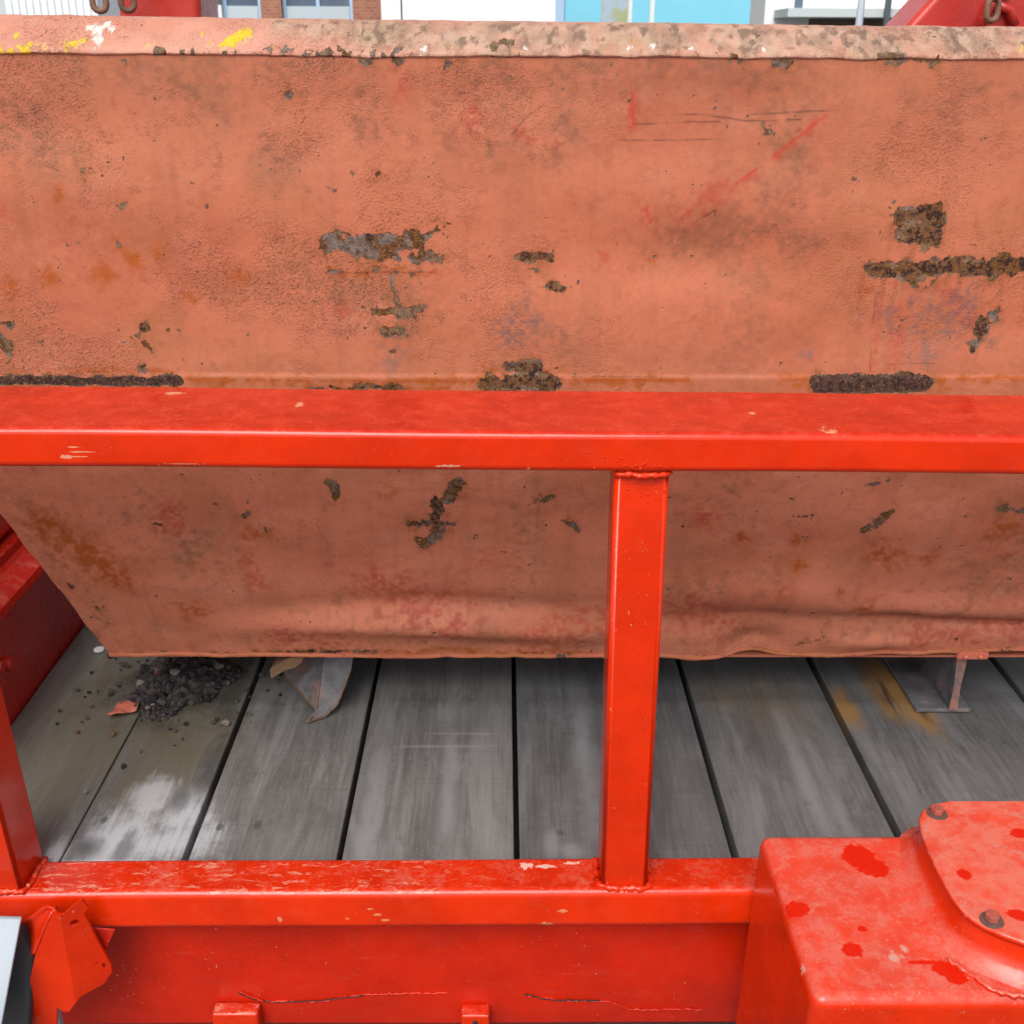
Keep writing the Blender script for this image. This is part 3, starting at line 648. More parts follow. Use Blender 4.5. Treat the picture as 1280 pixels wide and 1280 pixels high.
# gusset ribs of the right arm
bm = bmesh.new()
a = PY(1215, 22, 2.905); tube_bm(bm, [PY(1222, 40, 2.915), PY(1240, 4, 2.915), PY(1262, -12, 2.915)], 0.012, 8)
tube_bm(bm, [PY(1240, 4, 2.915), PY(1262, 12, 2.915), PY(1268, 32, 2.915)], 0.012, 8)
frombm('stiffener', bm, RED_ARM, ra)

# ------------------------------------------------------------------ chains hanging from the arms
def chain(px, ybot, Y, n, label):
    p = PY(px, ybot, Y); L, W, r = 0.060, 0.042, 0.0068
    root = empty('lifting_chain', (p[0], Y, p[2]), label, 'chain', None)
    for i in range(n):
        bm = bmesh.new(); pts = []
        for k in range(24):
            t = 2*math.pi*k/24; x = (W/2-r)*math.cos(t); z = (W/2-r)*math.sin(t); z += (L/2-W/2)*(1 if math.sin(t) > 0 else -1)
            pts.append((x, 0, z))
        tube_bm(bm, pts, r, 8, True)
        ang = (0.25 if i % 2 == 0 else 1.5)
        for v in bm.verts: v.co = Matrix.Rotation(ang, 3, 'Z') @ v.co+Vector((p[0], Y, p[2]+L/2+i*(L-2*r*1.1)))
        frombm('link', bm, CHAINM, root)
    return root
chain(126, 18, 2.70, 11, 'rusty chain hanging against the white ribbed shed')
chain(161, 17.5, 2.78, 11, 'rusty chain hanging in front of the straight red lifting arm')
chain(1238, 30, 2.80, 10, 'rusty chain hanging in front of the slanted red lifting arm')

# ------------------------------------------------------------------ the skip
SK = empty('skip', (0.23, 2.02, DECK), 'dented salmon skip with flaking paint and rust standing on plank deck', 'skip')
xs = np.concatenate([np.linspace(-0.80, -0.72, 12, endpoint=False), np.linspace(-0.72, 0.735, 980, endpoint=False), np.linspace(0.735, 1.30, 60)])
PXM = 990.0
def up(lst):      # photo strokes -> (x, z) on the upper panel
    o = []
    for pts, r in lst: o.append(([tuple(PY(x, y, YU)[[0, 2]]) for x, y in pts], r/PXM))
    return o
zs = np.linspace(1.497, 1.9445, 300)
X, Z = np.meshgrid(xs, zs)
U_rust = [([(1125, 270), (1160, 268), (1176, 277)], 12), ([(1138, 290), (1165, 298)], 15), ([(1088, 336), (1120, 340), (1180, 335), (1300, 332)], 13), ([(1108, 345), (1140, 348)], 10),
          ([(640, 458), (668, 460)], 13), ([(606, 479), (690, 480)], 11), ([(636, 472), (690, 474)], 10), ([(1022, 480), (1155, 479)], 13), ([(0, 475), (100, 476), (222, 476)], 7),
          ([(466, 303)], 12), ([(527, 322)], 8), ([(655, 322), (688, 321)], 7), ([(1235, 400), (1218, 432)], 9), ([(180, 411)], 8), ([(178, 461)], 8), ([(684, 359), (710, 359)], 4),
          ([(165, 425)], 5), ([(0, 403), (12, 406)], 8), ([(640, 480), (690, 481)], 8), ([(390, 483), (500, 485)], 4)]
U_bare = [([(410, 303), (440, 305), (480, 305), (515, 302)], 16), ([(450, 318), (545, 323)], 9), ([(530, 296), (545, 288)], 8), ([(648, 323), (690, 321)], 7), ([(655, 337), (690, 337)], 3.5),
          ([(412, 340), (545, 340)], 2.6), ([(470, 390), (500, 393), (525, 388)], 8), ([(484, 414), (502, 412)], 6), ([(492, 438)], 6), ([(490, 345), (498, 380)], 4), ([(1243, 393), (1215, 436)], 11), ([(1120, 350), (1165, 352)], 4),
          ([(1120, 260), (1175, 262)], 9), ([(1146, 306), (1166, 307)], 5), ([(0, 420), (10, 440)], 9), ([(155, 256)], 6), ([(260, 256)], 5), ([(362, 121)], 5), ([(110, 210)], 5), ([(472, 220)], 4),
          ([(147, 305)], 6), ([(977, 78), (985, 80)], 8), ([(455, 76)], 9), ([(500, 72)], 10), ([(560, 80)], 8), ([(155, 75)], 7), ([(920, 74)], 8), ([(1110, 75), (1170, 74)], 5), ([(1165, 80)], 5), ([(960, 160), (975, 170)], 6), ([(170, 420), (185, 440)], 6)]
U_dirt = [([(605, 165), (600, 120)], 60), ([(975, 90), (985, 210), (965, 300)], 36), ([(1000, 295), (850, 295)], 38), ([(935, 350), (925, 430)], 34), ([(20, 150), (60, 190)], 55), ([(230, 95), (260, 130)], 45),
          ([(80, 80), (300, 88), (460, 86)], 22), ([(700, 90), (1000, 90)], 26), ([(450, 90), (470, 160)], 24), ([(380, 360), (520, 380)], 40), ([(700, 180), (720, 100)], 30), ([(1150, 130), (1280, 110)], 26), ([(330, 190)], 40), ([(700, 430), (640, 400)], 34)]
U_scuf = [([(1040, 140), (965, 198)], 6), ([(940, 215), (880, 268)], 6), ([(790, 115), (790, 160)], 6), ([(808, 258), (810, 275)], 11), ([(712, 252)], 6), ([(8, 268)], 12), ([(427, 386)], 8), ([(700, 180), (640, 160)], 5),
          ([(1190, 365), (1210, 400)], 14), ([(1100, 365), (1090, 465)], 4), ([(860, 270), (900, 235)], 16), ([(590, 145)], 20), ([(495, 110)], 16), ([(755, 322)], 8), ([(1130, 385), (1120, 460)], 7)]
U_oran = [([(225, 478), (420, 479), (600, 480)], 7), ([(600, 478), (860, 474)], 7), ([(975, 475), (1012, 474)], 6), ([(1160, 474), (1280, 473)], 5), ([(0, 470), (220, 468)], 5), ([(990, 484), (1180, 486)], 6), ([(600, 468), (700, 470)], 10),
          ([(130, 344)], 14), ([(200, 310)], 12), ([(60, 350)], 16), ([(75, 240)], 10), ([(10, 355)], 15), ([(300, 345)], 12), ([(1080, 365)], 12), ([(410, 340), (560, 341)], 4), ([(820, 325)], 8), ([(170, 340), (150, 300)], 8), ([(240, 372)], 8)]
U_grey = [([(1110, 380), (1170, 400), (1160, 440)], 26), ([(1210, 370), (1190, 420)], 22), ([(1010, 440)], 12), ([(500, 410), (490, 450)], 14), ([(660, 400), (640, 420)], 20), ([(1240, 420)], 16)]
at_ = paint_of(X, Z, dict(rust=up(U_rust), bare=up(U_bare), dirt=up(U_dirt), scuff=up(U_scuf), orange=up(U_oran), grey=up(U_grey),
    band=up([([(700, 474), (780, 475), (862, 474)], 3), ([(600, 474), (640, 476)], 6), ([(975, 475), (1012, 474)], 2.5), ([(1165, 474), (1280, 472)], 1.6), ([(230, 474), (420, 476), (600, 477)], 1.6), ([(380, 484), (560, 486)], 2.2), ([(410, 340), (545, 341)], 1.4)]),
    scratch=up([([(820, 144), (880, 143), (935, 152), (1000, 150)], 1.0), ([(940, 143), (1050, 138)], 0.9), ([(790, 155), (900, 152)], 0.8), ([(680, 130), (660, 145), (640, 168)], 0.9), ([(780, 176), (900, 174)], 0.8), ([(870, 277), (895, 262)], 0.9), ([(410, 341), (545, 340)], 0.9), ([(655, 470), (860, 471)], 0.7), ([(0, 468), (220, 470)], 1.2), ([(1110, 456), (1170, 455)], 0.8), ([(1095, 370), (1088, 466)], 0.8), ([(340, 300), (352, 296)], 0.9), ([(905, 300), (915, 294)], 0.9), ([(60, 208), (78, 214)], 0.8)]),
    bright=up([([(1042, 138), (1000, 170), (962, 200)], 2.0), ([(945, 212), (915, 232)], 1.6), ([(790, 118), (792, 158)], 2.2), ([(806, 255), (812, 278)], 3.0)]), dark=up([([(1022, 480), (1155, 479)], 13), ([(0, 475), (222, 476)], 8)]), smooth=0.3+0.7*sm(X, 0.12, -0.15)+0.35*sm(X, 0.40, 0.5)), 100)
def dents(U, V, lst, conv):
    d = np.zeros(U.shape)
    for x, y, rx, ry, amp in lst:
        q = conv(x, y); d += amp*np.exp(-((U-q[0])*PXM/rx)**2-((V-q[1])*PXM/ry)**2)
    return d
D = dents(X, Z, [(900, 240, 130, 45, -0.004), (880, 330, 150, 45, 0.006), (1150, 215, 140, 60, 0.004), (1060, 280, 70, 50, -0.004), (420, 150, 130, 60, 0.003), (250, 250, 160, 70, -0.003), (600, 110, 100, 40, 0.003), (60, 160, 80, 40, 0.004), (90, 240, 90, 50, -0.003), (700, 400, 160, 50, -0.003), (1150, 420, 120, 40, 0.004), (960, 120, 60, 35, 0.003)], lambda x, y: PY(x, y, YU)[[0, 2]])
D += fbm(X*5, Z*7, 4, 5)*0.006+fbm(X*28, Z*28, 3, 9)*0.0010
Yp = YU+0.0015+D*1.35*sm(1.9445-Z, 0.0, 0.06)
Yp -= 0.0022/(1+np.exp((Z-(PY(640, 470, YU)[2]))/0.0012))                 # welded strip along the fold stands proud
grid('side_panel', X, Yp, Z, SALMON, SK, at_)

# lower sloping panel
B0 = np.array([1.643, 1.0165]); T0 = np.array([YU+0.012, 1.500]); SL = np.linalg.norm(T0-B0); tdir = (T0-B0)/SL; nrm2 = np.array([-tdir[1], tdir[0]])
nrm2 = nrm2 if nrm2[0] < 0 else -nrm2
def lowp(x, y):
    p = PP(x, y, (0, B0[0], B0[1]), (0, nrm2[0], nrm2[1])); return np.array([p[0], (p[1:]-B0)@tdir])
def lo(lst): return [([tuple(lowp(x, y)) for x, y in pts], r/880.0) for pts, r in lst]
NL = 1150
ss_ = np.linspace(0, SL, 330)
ucol = np.linspace(0, 1, NL)
cA, cB = lowp(135, 817), lowp(0, 641)
slopeL = (cB[0]-cA[0])/(cB[1]-cA[1])
S = np.repeat(ss_[:, None], NL, 1)
XL = cA[0]+slopeL*S; XR = 1.12-slopeL*S
XL = XL+0.004*fbm(S*30, S*0+1, 3, 3)
X2 = XL+(XR-XL)*ucol[None, :]
L_rust = [([(515, 655), (565, 656)], 8), ([(546, 630), (545, 662)], 10), ([(1075, 770), (1150, 768)], 2), ([(200, 655), (190, 655)], 3), ([(1145, 770)], 5), ([(85, 730), (90, 735)], 4), ([(270, 630)], 4), ([(345, 815), (470, 812)], 3), ([(120, 760)], 3), ([(880, 818)], 3)]
L_bare = [([(574, 602), (550, 635), (545, 655)], 9), ([(525, 680), (548, 672)], 10), ([(702, 652), (722, 663)], 6), ([(415, 605), (420, 620)], 9), ([(1078, 660), (1112, 638)], 6), ([(1030, 792)], 7), ([(305, 645), (312, 640)], 5), ([(1255, 635), (1280, 640)], 7), ([(110, 795), (130, 815)], 7),
          ([(1080, 605), (1110, 600)], 5), ([(690, 620), (660, 635)], 4), ([(1000, 805), (1025, 800)], 4), ([(140, 816), (330, 816), (560, 816), (830, 819)], 1.5)]
L_dirt = [([(0, 600), (60, 690), (130, 790)], 30), ([(900, 620)], 40), ([(640, 740), (660, 640)], 26), ([(180, 640), (260, 700)], 50), ([(1200, 740), (1280, 700)], 60), ([(850, 740), (960, 720)], 30), ([(420, 760), (620, 790)], 26), ([(870, 800), (960, 790)], 26), ([(1010, 800), (1280, 770)], 20), ([(300, 800), (800, 806)], 14)]
L_scuf = [([(215, 650)], 26), ([(310, 700), (330, 730)], 14), ([(470, 730), (560, 770)], 40), ([(680, 790), (780, 770)], 36), ([(600, 700)], 20), ([(880, 650)], 24), ([(1260, 690)], 10), ([(900, 780), (850, 760)], 34), ([(1150, 800), (1270, 790)], 26), ([(350, 790), (420, 800)], 26)]
L_oran = [([(1000, 676)], 16), ([(998, 706)], 12), ([(975, 734)], 12), ([(1098, 690), (1120, 700)], 18), ([(1160, 696)], 14), ([(1050, 735)], 10), ([(1080, 755)], 16), ([(305, 665), (340, 668)], 10), ([(480, 615)], 14), ([(1250, 660)], 22), ([(320, 815), (560, 812), (820, 817)], 4), ([(120, 690)], 20), ([(150, 720), (60, 660)], 26), ([(240, 760)], 22), ([(925, 675)], 12)]
at2 = paint_of(X2, S, dict(rust=lo(L_rust), bare=lo(L_bare), dirt=lo(L_dirt), scuff=lo(L_scuf), orange=lo(L_oran), smooth=0.5), 300, True)
D2 = np.zeros(S.shape)
for x, y, rx, ry, amp in [(560, 755, 190, 14, 0.007), (600, 785, 200, 16, -0.012), (420, 780, 120, 16, -0.007), (900, 735, 120, 22, -0.004), (900, 775, 110, 18, 0.010), (1000, 745, 90, 30, -0.012), (1130, 780, 120, 16, 0.008), (1180, 760, 180, 18, -0.010), (1250, 785, 120, 12, 0.010), (940, 806, 40, 16, 0.010), (1090, 806, 60, 14, -0.010), (250, 720, 140, 50, -0.006), (700, 650, 140, 40, 0.004), (1100, 660, 160, 40, -0.004)]:
    q = lowp(x, y); D2 += 1.35*amp*np.exp(-((X2-q[0]+0.15*(S-q[1]))*880/rx)**2-((S-q[1])*880/(ry*1.35)+0.3*np.sin(X2*9))**2)
D2 += fbm(X2*5+9, S*8, 4, 21)*0.008+fbm(X2*30, S*30, 3, 23)*0.001
fade = np.clip(S/0.02, 0, 1)
BOT = 0.009*np.exp(-((X2-lowp(940, 815)[0])/0.032)**2)+0.006*np.exp(-((X2-lowp(1100, 815)[0])/0.05)**2)-0.006*np.exp(-((X2-lowp(880, 818)[0])/0.05)**2)+0.012*np.clip((X2-lowp(1010, 818)[0])/0.3, 0, 1)+fbm(X2*22, S*0, 3, 31)*0.004
BOT = BOT*np.clip(1-S/0.12, 0, 1)
Y2 = B0[0]+tdir[0]*S+nrm2[0]*(-D2*1.0); Z2 = B0[1]+tdir[1]*S+nrm2[1]*(-D2)+BOT
grid('sloping_panel', X2, Y2, Z2, SALMON, SK, at2)

# floor flange under the lower panel: thin plate edge that follows the wavy bottom
nb = 420; xb = np.linspace(XL[0, 0]+0.002, 1.11, nb)
ip = lambda arr: np.interp(xb, X2[0], arr)
yb = ip(Y2[0]); zb = ip(Z2[0]); jig = fbm(xb*45, xb*0+3, 3, 41)
rows = [(yb+0.010, zb+0.002), (yb-0.001+0.003*jig, zb+0.0012), (yb-0.0040+0.004*jig, zb-0.0006), (yb-0.0044+0.004*jig, zb-0.0045), (yb-0.001+0.003*jig, zb-0.0062), (yb+0.06, zb-0.0062)]
XX = np.repeat(xb[None, :], len(rows), 0); YY = np.stack([r[0] for r in rows]); ZZ = np.stack([r[1] for r in rows])
eb = paint_of(XX, YY+ZZ, dict(rust=[], bare=[], dirt=[], scuff=[], orange=[]), 500)
eb['loss'] = np.repeat((fbm(xb*14, xb*0, 4, 55)*3.2-0.75)[None, :], len(rows), 0); eb['paint'] = lay(eb['paint'], np.repeat(np.clip(fbm(xb*9, xb*0+7, 3, 57)*2.5, 0, 0.7)[None, :], len(rows), 0), (0.33, 0.12, 0.04)); eb['paint'] = eb['paint']*1.12
grid('floor_flange', XX, YY, ZZ, SALMON, SK, eb)

# rolled top rim
nr = 760; xr = np.concatenate([np.linspace(-0.84, -0.70, 12, endpoint=False), np.linspace(-0.70, 0.74, 680, endpoint=False), np.linspace(0.74, 1.33, 68)])
zL, zR = PY(0, 18, YU+0.06)[2], PY(1280, 34, YU+0.06)[2]; xLr, xRr = PY(0, 18, YU+0.06)[0], PY(1280, 34, YU+0.06)[0]
topz = zL+(zR-zL)*(xr-xLr)/(xRr-xLr)
lipz = 1.9440+0.0006*np.sin(xr*9)+fbm(xr*25, xr*0, 3, 61)*0.0028
prof = []
t = np.linspace(0, 1, 60)
key = np.array([(1.4060, 0.0, -0.003), (1.4005, 0.0, -0.0020), (1.3988, 0.0, 0.0), (1.3996, 0.03, 0.0018), (1.4025, 0.08, 0.0028), (1.410, 0.20, 0.003), (1.425, 0.45, 0.003), (1.443, 0.75, 0.002), (1.455, 0.93, 0.0), (1.468, 1.0, 0.0), (1.482, 0.93, 0), (1.490, 0.7, 0), (1.492, 0.3, 0), (1.490, 0.0, 0)])
kk = np.linspace(0, 1, len(key)); tt = np.linspace(0, 1, 56)
ky = np.interp(tt, kk, key[:, 0]); kf = np.interp(tt, kk, key[:, 1]); ko = np.interp(tt, kk, key[:, 2])
YR = ky[:, None]+(YU-1.40)+np.zeros_like(xr)[None, :]; ZR = lipz[None, :]+(topz-lipz)[None, :]*kf[:, None]+ko[:, None]
XR_ = np.repeat(xr[None, :], 56, 0)
dn = fbm(XR_*40, YR*60+ZR*60, 4, 71)*0.0026+fbm(XR_*7, YR*10, 3, 73)*0.002
YR = YR-dn*0.6; ZR = ZR+dn
def rimp(lst):        # strokes on the rim's sloping face
    return [([(q[0], q[1]*0.72) for q in (PP(x, y, (0, YU, 1.9465), (0, -0.574, 0.819)) for x, y in pts)], r/PXM) for pts, r in lst]
RL = dict(rust=[], bare=rimp([([(100, 67), (300, 67)], 1.5), ([(300, 63), (480, 67)], 2), ([(1060, 66), (1130, 70)], 3), ([(490, 66), (500, 62)], 5), ([(40, 71), (110, 72)], 2), ([(620, 60), (635, 50)], 5), ([(870, 68), (920, 69)], 3)]),
          dirt=rimp([([(330, 30), (700, 40), (1280, 50)], 20)]), scuff=[], orange=rimp([([(340, 28), (380, 32)], 9), ([(625, 40), (632, 30)], 8), ([(355, 62)], 6)]),
          yellow=rimp([([(0, 63), (50, 62)], 3.6), ([(20, 48)], 4.32), ([(85, 58), (100, 60)], 3.6), ([(278, 54), (308, 48)], 5.76), ([(252, 42)], 2.16), ([(190, 58)], 2.88), ([(290, 44)], 2.88), ([(1272, 58)], 3.6), ([(565, 58)], 1.8), ([(745, 57)], 1.8), ([(258, 55)], 2.16)]),
          white=rimp([([(122, 62), (126, 40), (135, 28)], 3.6), ([(115, 36), (140, 40)], 3.6), ([(655, 61)], 3.6), ([(788, 58)], 3.6), ([(530, 63)], 2.88), ([(865, 64)], 2.88), ([(950, 64)], 2.88), ([(1160, 32)], 1.44), ([(820, 62)], 1.8)]))
V3 = YR*0.72
at3 = paint_of(XR_, V3, RL, 700)
pale = np.clip(0.78+1.2*fbm(XR_*18, V3*30, 4, 720), 0, 1)*0.75
crust = soft(XR_, V3, rimp([([(350, 32), (420, 36)], 14), ([(450, 38), (600, 46)], 26), ([(620, 46), (860, 46), (960, 48)], 34), ([(980, 44), (1110, 48)], 32), ([(1150, 46), (1280, 50)], 30)]))
crust = np.clip(crust*(0.95+1.8*fbm(XR_*60, V3*60, 4, 730)), 0, 1)
yel = np.abs(at3['paint']-np.array((0.72, 0.52, 0.02))).sum(-1) < 0.2; whi = np.abs(at3['paint']-np.array((0.70, 0.66, 0.60))).sum(-1) < 0.3
keep = (yel | whi).astype(float)
pc = lay(at3['paint'], pale*(1-keep), (0.58, 0.30, 0.22))
cr = lay(np.zeros(XR_.shape+(3,))+np.array((0.46, 0.30, 0.215)), sm(fbm(XR_*80, V3*80, 4, 740), -0.16, 0.18), (0.30, 0.19, 0.13)); cr = lay(cr, sm(fbm(XR_*25, V3*25, 4, 750), 0.05, 0.2)*0.5, (0.36, 0.28, 0.16)); cr = lay(cr, sm(fbm(XR_*120, V3*120, 3, 760), 0.07, 0.15), (0.17, 0.11, 0.075))
pc = lay(pc, crust*(1-keep)*0.9, cr)
at3['paint'] = pc; at3['crumb'] = np.clip(crust+keep*1.2, 0, 1.3)*1.2
grid('rim', XR_, YR, ZR, SALMON, SK, at3)

# the rest of the skip: ends, back, floor, inside
bm = bmesh.new()
def quad(a, b, c, d): bm.faces.new([bm.verts.new(p) for p in (a, b, c, d)])
xl0, xl1, xl2 = float(XL[0, 0]), float(XL[-1, 0]), -0.80; xr0, xr1, xr2 = 1.12, float(XR[-1, 0]), 1.27
yb0, yb1, yb2 = 2.42, 2.65, 2.66
quad((xl0, 1.643, 1.012), (xr0, 1.643, 1.012), (xr0, yb0, 1.012), (xl0, yb0, 1.012))
quad((xl0, yb0, 1.012), (xr0, yb0, 1.012), (xr1, yb1, 1.500), (xl1, yb1, 1.500)); quad((xl1, yb1, 1.500), (xr1, yb1, 1.500), (xr2, yb2, 1.96), (xl2, yb2, 1.96))
quad((xl0+0.002, 1.646, 1.015), (xl0+0.002, yb0, 1.015), (xl1+0.002, yb1, 1.500), (xl1+0.002, YU+0.014, 1.500)); quad((xl1, YU+0.014, 1.500), (xl1, yb1, 1.500), (xl2, yb2, 1.96), (xl2, YU+0.014, 1.96))
quad((xr0-0.002, 1.646, 1.015), (xr0-0.002, yb0, 1.015), (xr1-0.002, yb1, 1.500), (xr1-0.002, YU+0.014, 1.500)); quad((xr1, YU+0.014, 1.500), (xr1, yb1, 1.500), (xr2, yb2, 1.96), (xr2, YU+0.014, 1.96))
bmesh.ops.remove_doubles(bm, verts=bm.verts, dist=0.0005)
o = frombm('hull', bm, SALMON_IN, SK, False); m = o.modifiers.new('plate', 'SOLIDIFY'); m.thickness = 0.004; m.offset = 0

# skid beams under the skip
g = G('pink_worn_steel'); c = g.mix(g.ss(g.noise(60, 5, 0.7), 0.42, 0.58), (0.33, 0.15, 0.115), (0.17, 0.12, 0.11)); PINKST = g.done(c, 0.65, g.bump(g.noise(150, 4), 0.3, 0.002))
def skid(xc, y0, name, matx, lean=0.0, h=0.118, w=0.095):
    bm = bmesh.new(); z0 = DECK+0.0008; y1 = 2.40
    bm_box(bm, xc-w/2, xc+w/2, y0, y1, z0, z0+0.007)
    bm_box(bm, xc+0.008, xc+0.016, y0-0.004, y1, z0+0.0071, PY(1196, 828, 1.632)[2]-0.001)
    bmesh.ops.bevel(bm, geom=list(bm.edges), offset=0.0012, segments=1, affect='EDGES')
    for v in bm.verts: v.co.x += lean*(v.co.z-z0)
    b = frombm(name, bm, matx, SK, False)
    fa, fb = PY(1196, 825, 1.634), PY(1237, 816, 1.634)
    bm = bmesh.new(); bm_box(bm, fa[0], fb[0], 1.634, y1, fa[2], fb[2])
    bmesh.ops.bevel(bm, geom=list(bm.edges), offset=0.002, segments=2, affect='EDGES')
    t = frombm('top_flange', bm, FLAKE, b, False)
    wx = xc+0.012; prism('web_end', [(wx-0.006, y0-0.006, z0+0.0075), (wx+0.010, y0-0.006, z0+0.0075), (wx+0.007, y0-0.006, z0+0.05), (wx+0.010, y0-0.006, fa[2]-0.0005), (wx-0.008, y0-0.006, fa[2]-0.0005), (wx-0.004, y0-0.006, z0+0.05)], (0, 0.0015, 0), PINKST, b)
    for bx_ in (0.25, 0.72):
        bm = bmesh.new(); bmesh.ops.create_icosphere(bm, subdivisions=2, radius=0.0045, matrix=Matrix.Translation((fa[0]*(1-bx_)+fb[0]*bx_, 1.632, (fa[2]+fb[2])/2))); frombm('rivet', bm, FLAKE, b)
    return b
g = G('skid_steel')
c = g.mix(g.ss(g.noise(18, 5, 0.65), 0.35, 0.65), (0.15, 0.15, 0.165), (0.08, 0.08, 0.088)); c = g.mix(g.ss(g.noise(30, 6, 0.7), 0.55, 0.7), c, (0.30, 0.19, 0.15)); c = g.mix(g.ss(g.noise(90, 4, 0.7), 0.6, 0.7), c, (0.16, 0.08, 0.04))
STEELR = g.done(c, 0.6, g.bump(g.noise(120, 4), 0.3, 0.002))
skid(PZ(1187, 890, DECK)[0]-0.012, PZ(1187, 891, DECK)[1], 'skid_beam', STEELR, 0.0)
# left skid: a broad worn plate, bent at its foot
g = G('worn_pale_steel')
n_ = g.noise(26, 5, 0.7); c = g.mix(g.ss(n_, 0.35, 0.65), (0.15, 0.145, 0.155), (0.075, 0.072, 0.078)); c = g.mix(g.ss(g.noise(14, 4, 0.7), 0.52, 0.68), c, (0.26, 0.13, 0.09)); c = g.mix(g.ss(g.noise(130, 4, 0.7), 0.60, 0.70), c, (0.15, 0.07, 0.035))
PALEST = g.done(c, 0.55, g.bump(g.noise(150, 4), 0.3, 0.002))
qa, qb, qc = PY(352, 822, 1.665), PY(441, 819, 1.700), PZ(397, 889, DECK+0.013)
nn = np.cross(qb-qa, qc-qa)
def face(px): return [tuple(PP(x, y, qa, nn)) for x, y in px]
ml = np.cross(PP(405, 816, qa, nn)-PP(397, 889, qa, nn), PY(350, 818, 1.75)-PP(397, 889, qa, nn)); mo = PP(397, 889, qa, nn)
sk2 = prism('skid_beam', face([(405, 816), (442, 815), (439, 836), (431, 858), (421, 882), (397, 889)]), (0.001, 0.006, 0.002), PALEST, SK)
prism('skid_web', [tuple(PP(x, y, mo, ml)) for x, y in ((404.5, 816), (396.5, 889), (374, 862), (356, 842), (350, 818))], (0.001, 0.006, 0.002), PALEST, sk2)
prism('skid_foot', [tuple(PP(397, 889, qa, nn)), tuple(PP(421, 882, qa, nn)), tuple(PZ(423, 879, DECK+0.002)), tuple(PZ(406, 896, DECK+0.001)), tuple(PZ(383, 904, DECK+0.001))], (0.0, 0.004, 0.003), PALEST, sk2)
bead('rusty_edge', [tuple(PP(356, 843, mo, ml)), tuple(PP(374, 863, mo, ml)), tuple(PP(396, 889, mo, ml)), tuple(PZ(384, 903, DECK+0.003))], 0.0015, sk2, RUSTST, 0.5, 0.004, 62)
bead('rusty_edge', [tuple(PZ(384, 903, DECK+0.003)), tuple(PZ(406, 896, DECK+0.003)), face([(421, 882)])[0], face([(431, 858)])[0], face([(439, 836)])[0]], 0.0013, sk2, RUSTST, 0.4, 0.004, 63)
prism('rusty_plate', [tuple(PY(x, y, 1.650)) for x, y in ((337, 838), (344, 831), (352, 828), (362, 822), (380, 819), (377, 828), (368, 835), (356, 838), (346, 844), (339, 848))], (0.004, 0.03, 0.004), RUSTST, sk2)
rbox('skid_rail', float(qc[0])-0.02, float(qc[0])+0.03, float(qb[1])+0.03, 2.40, DECK+0.0008, 1.010, 0.002, STEELR, sk2)

# ------------------------------------------------------------------ debris on the deck
def clod(bm, p, r, rr, sub=1):
    res = bmesh.ops.create_icosphere(bm, subdivisions=sub, radius=r)
    s = Vector((rr.uniform(0.7, 1.25), rr.uniform(0.7, 1.25), rr.uniform(0.5, 0.95))); q = Matrix.Rotation(rr.uniform(0, 6.28), 3, 'Z')
    for v in res['verts']:
        v.co = q @ Vector((v.co.x*s.x, v.co.y*s.y, v.co.z*s.z))*rr.uniform(0.72, 1.25)+Vector(p)
cpt = PZ(216, 866, DECK)[:2]
bm = bmesh.new(); bmesh.ops.create_icosphere(bm, subdivisions=1, radius=1.0); bm.verts.ensure_lookup_table()
icv = np.array([v.co[:] for v in bm.verts]); icf = np.array([[v.index for v in f.verts] for f in bm.faces]); bm.free()
vv, ff = [], []; rs = np.random.RandomState(5)
for i in range(3000):
    core_ = rs.rand() < 0.86
    if core_:
        a = rs.rand()*6.283; q = math.sqrt(rs.rand())*(0.88+0.12*math.sin(3*a+1)+0.10*math.sin(7*a)); x = cpt[0]+0.096*q*math.cos(a)+0.005; y = cpt[1]+0.125*q*math.sin(a)+0.035
    else:
        x = cpt[0]+rs.randn()*0.075; y = cpt[1]+0.03+rs.randn()*0.085
    d = math.hypot((x-cpt[0]-0.005)/0.096, (y-cpt[1]-0.035)/0.125); hh = max(0, 1-d*d)*0.015
    r = min(0.0115, 0.0012+0.0100*rs.rand()**3.0)*(1.0 if d < 0.7 else 0.65)
    m_ = icv*(0.68+0.60*rs.rand(len(icv), 1)); m_ = m_*np.array([rs.uniform(.7, 1.25), rs.uniform(.7, 1.25), rs.uniform(.55, 1)])*r
    ff.append(icf+len(vv)*len(icv)); vv.append(m_+np.array([x, y, DECK+r*0.45+hh*rs.uniform(0.2, 1.15)]))
me = bpy.data.meshes.new('soil'); me.from_pydata(np.concatenate(vv).tolist(), [], np.concatenate(ff).tolist()); me.update()
tag(link('soil', me, SOIL, None, False), 'heap of dark crumbly soil on deck planks under the skip', 'soil', kind='stuff')
def stone(px, py, r, mat, name, label, cat, seed, group=None):
    p = PZ(px, py, DECK); bm = bmesh.new(); clod(bm, (0, 0, 0), r, random.Random(seed), 2)
    zmin = min(v.co.z for v in bm.verts)
    for v in bm.verts: v.co += Vector((p[0], p[1], DECK-zmin+0.0003))
    return tag(frombm(name, bm, mat, None, False), label, cat, group)
o = stone(219, 862, 0.0095, STONE, 'stone', 'grey-brown pebble lying on the dark soil heap', 'stone', 3); o.location.z += 0.022; o.location.y += 0.012
stone(282, 907, 0.006, STONE, 'stone', 'pale pebble lying beside the gap between two planks', 'stone', 5)
stone(141, 919, 0.0055, RUSTST, 'rust_crumb', 'reddish brown crumb on the plank below the pink paint flake', 'crumb', 6)
stone(154, 832, 0.0065, SOIL, 'soil_clod', 'dark clod lying alone between the white cap and the soil', 'clod', 8)
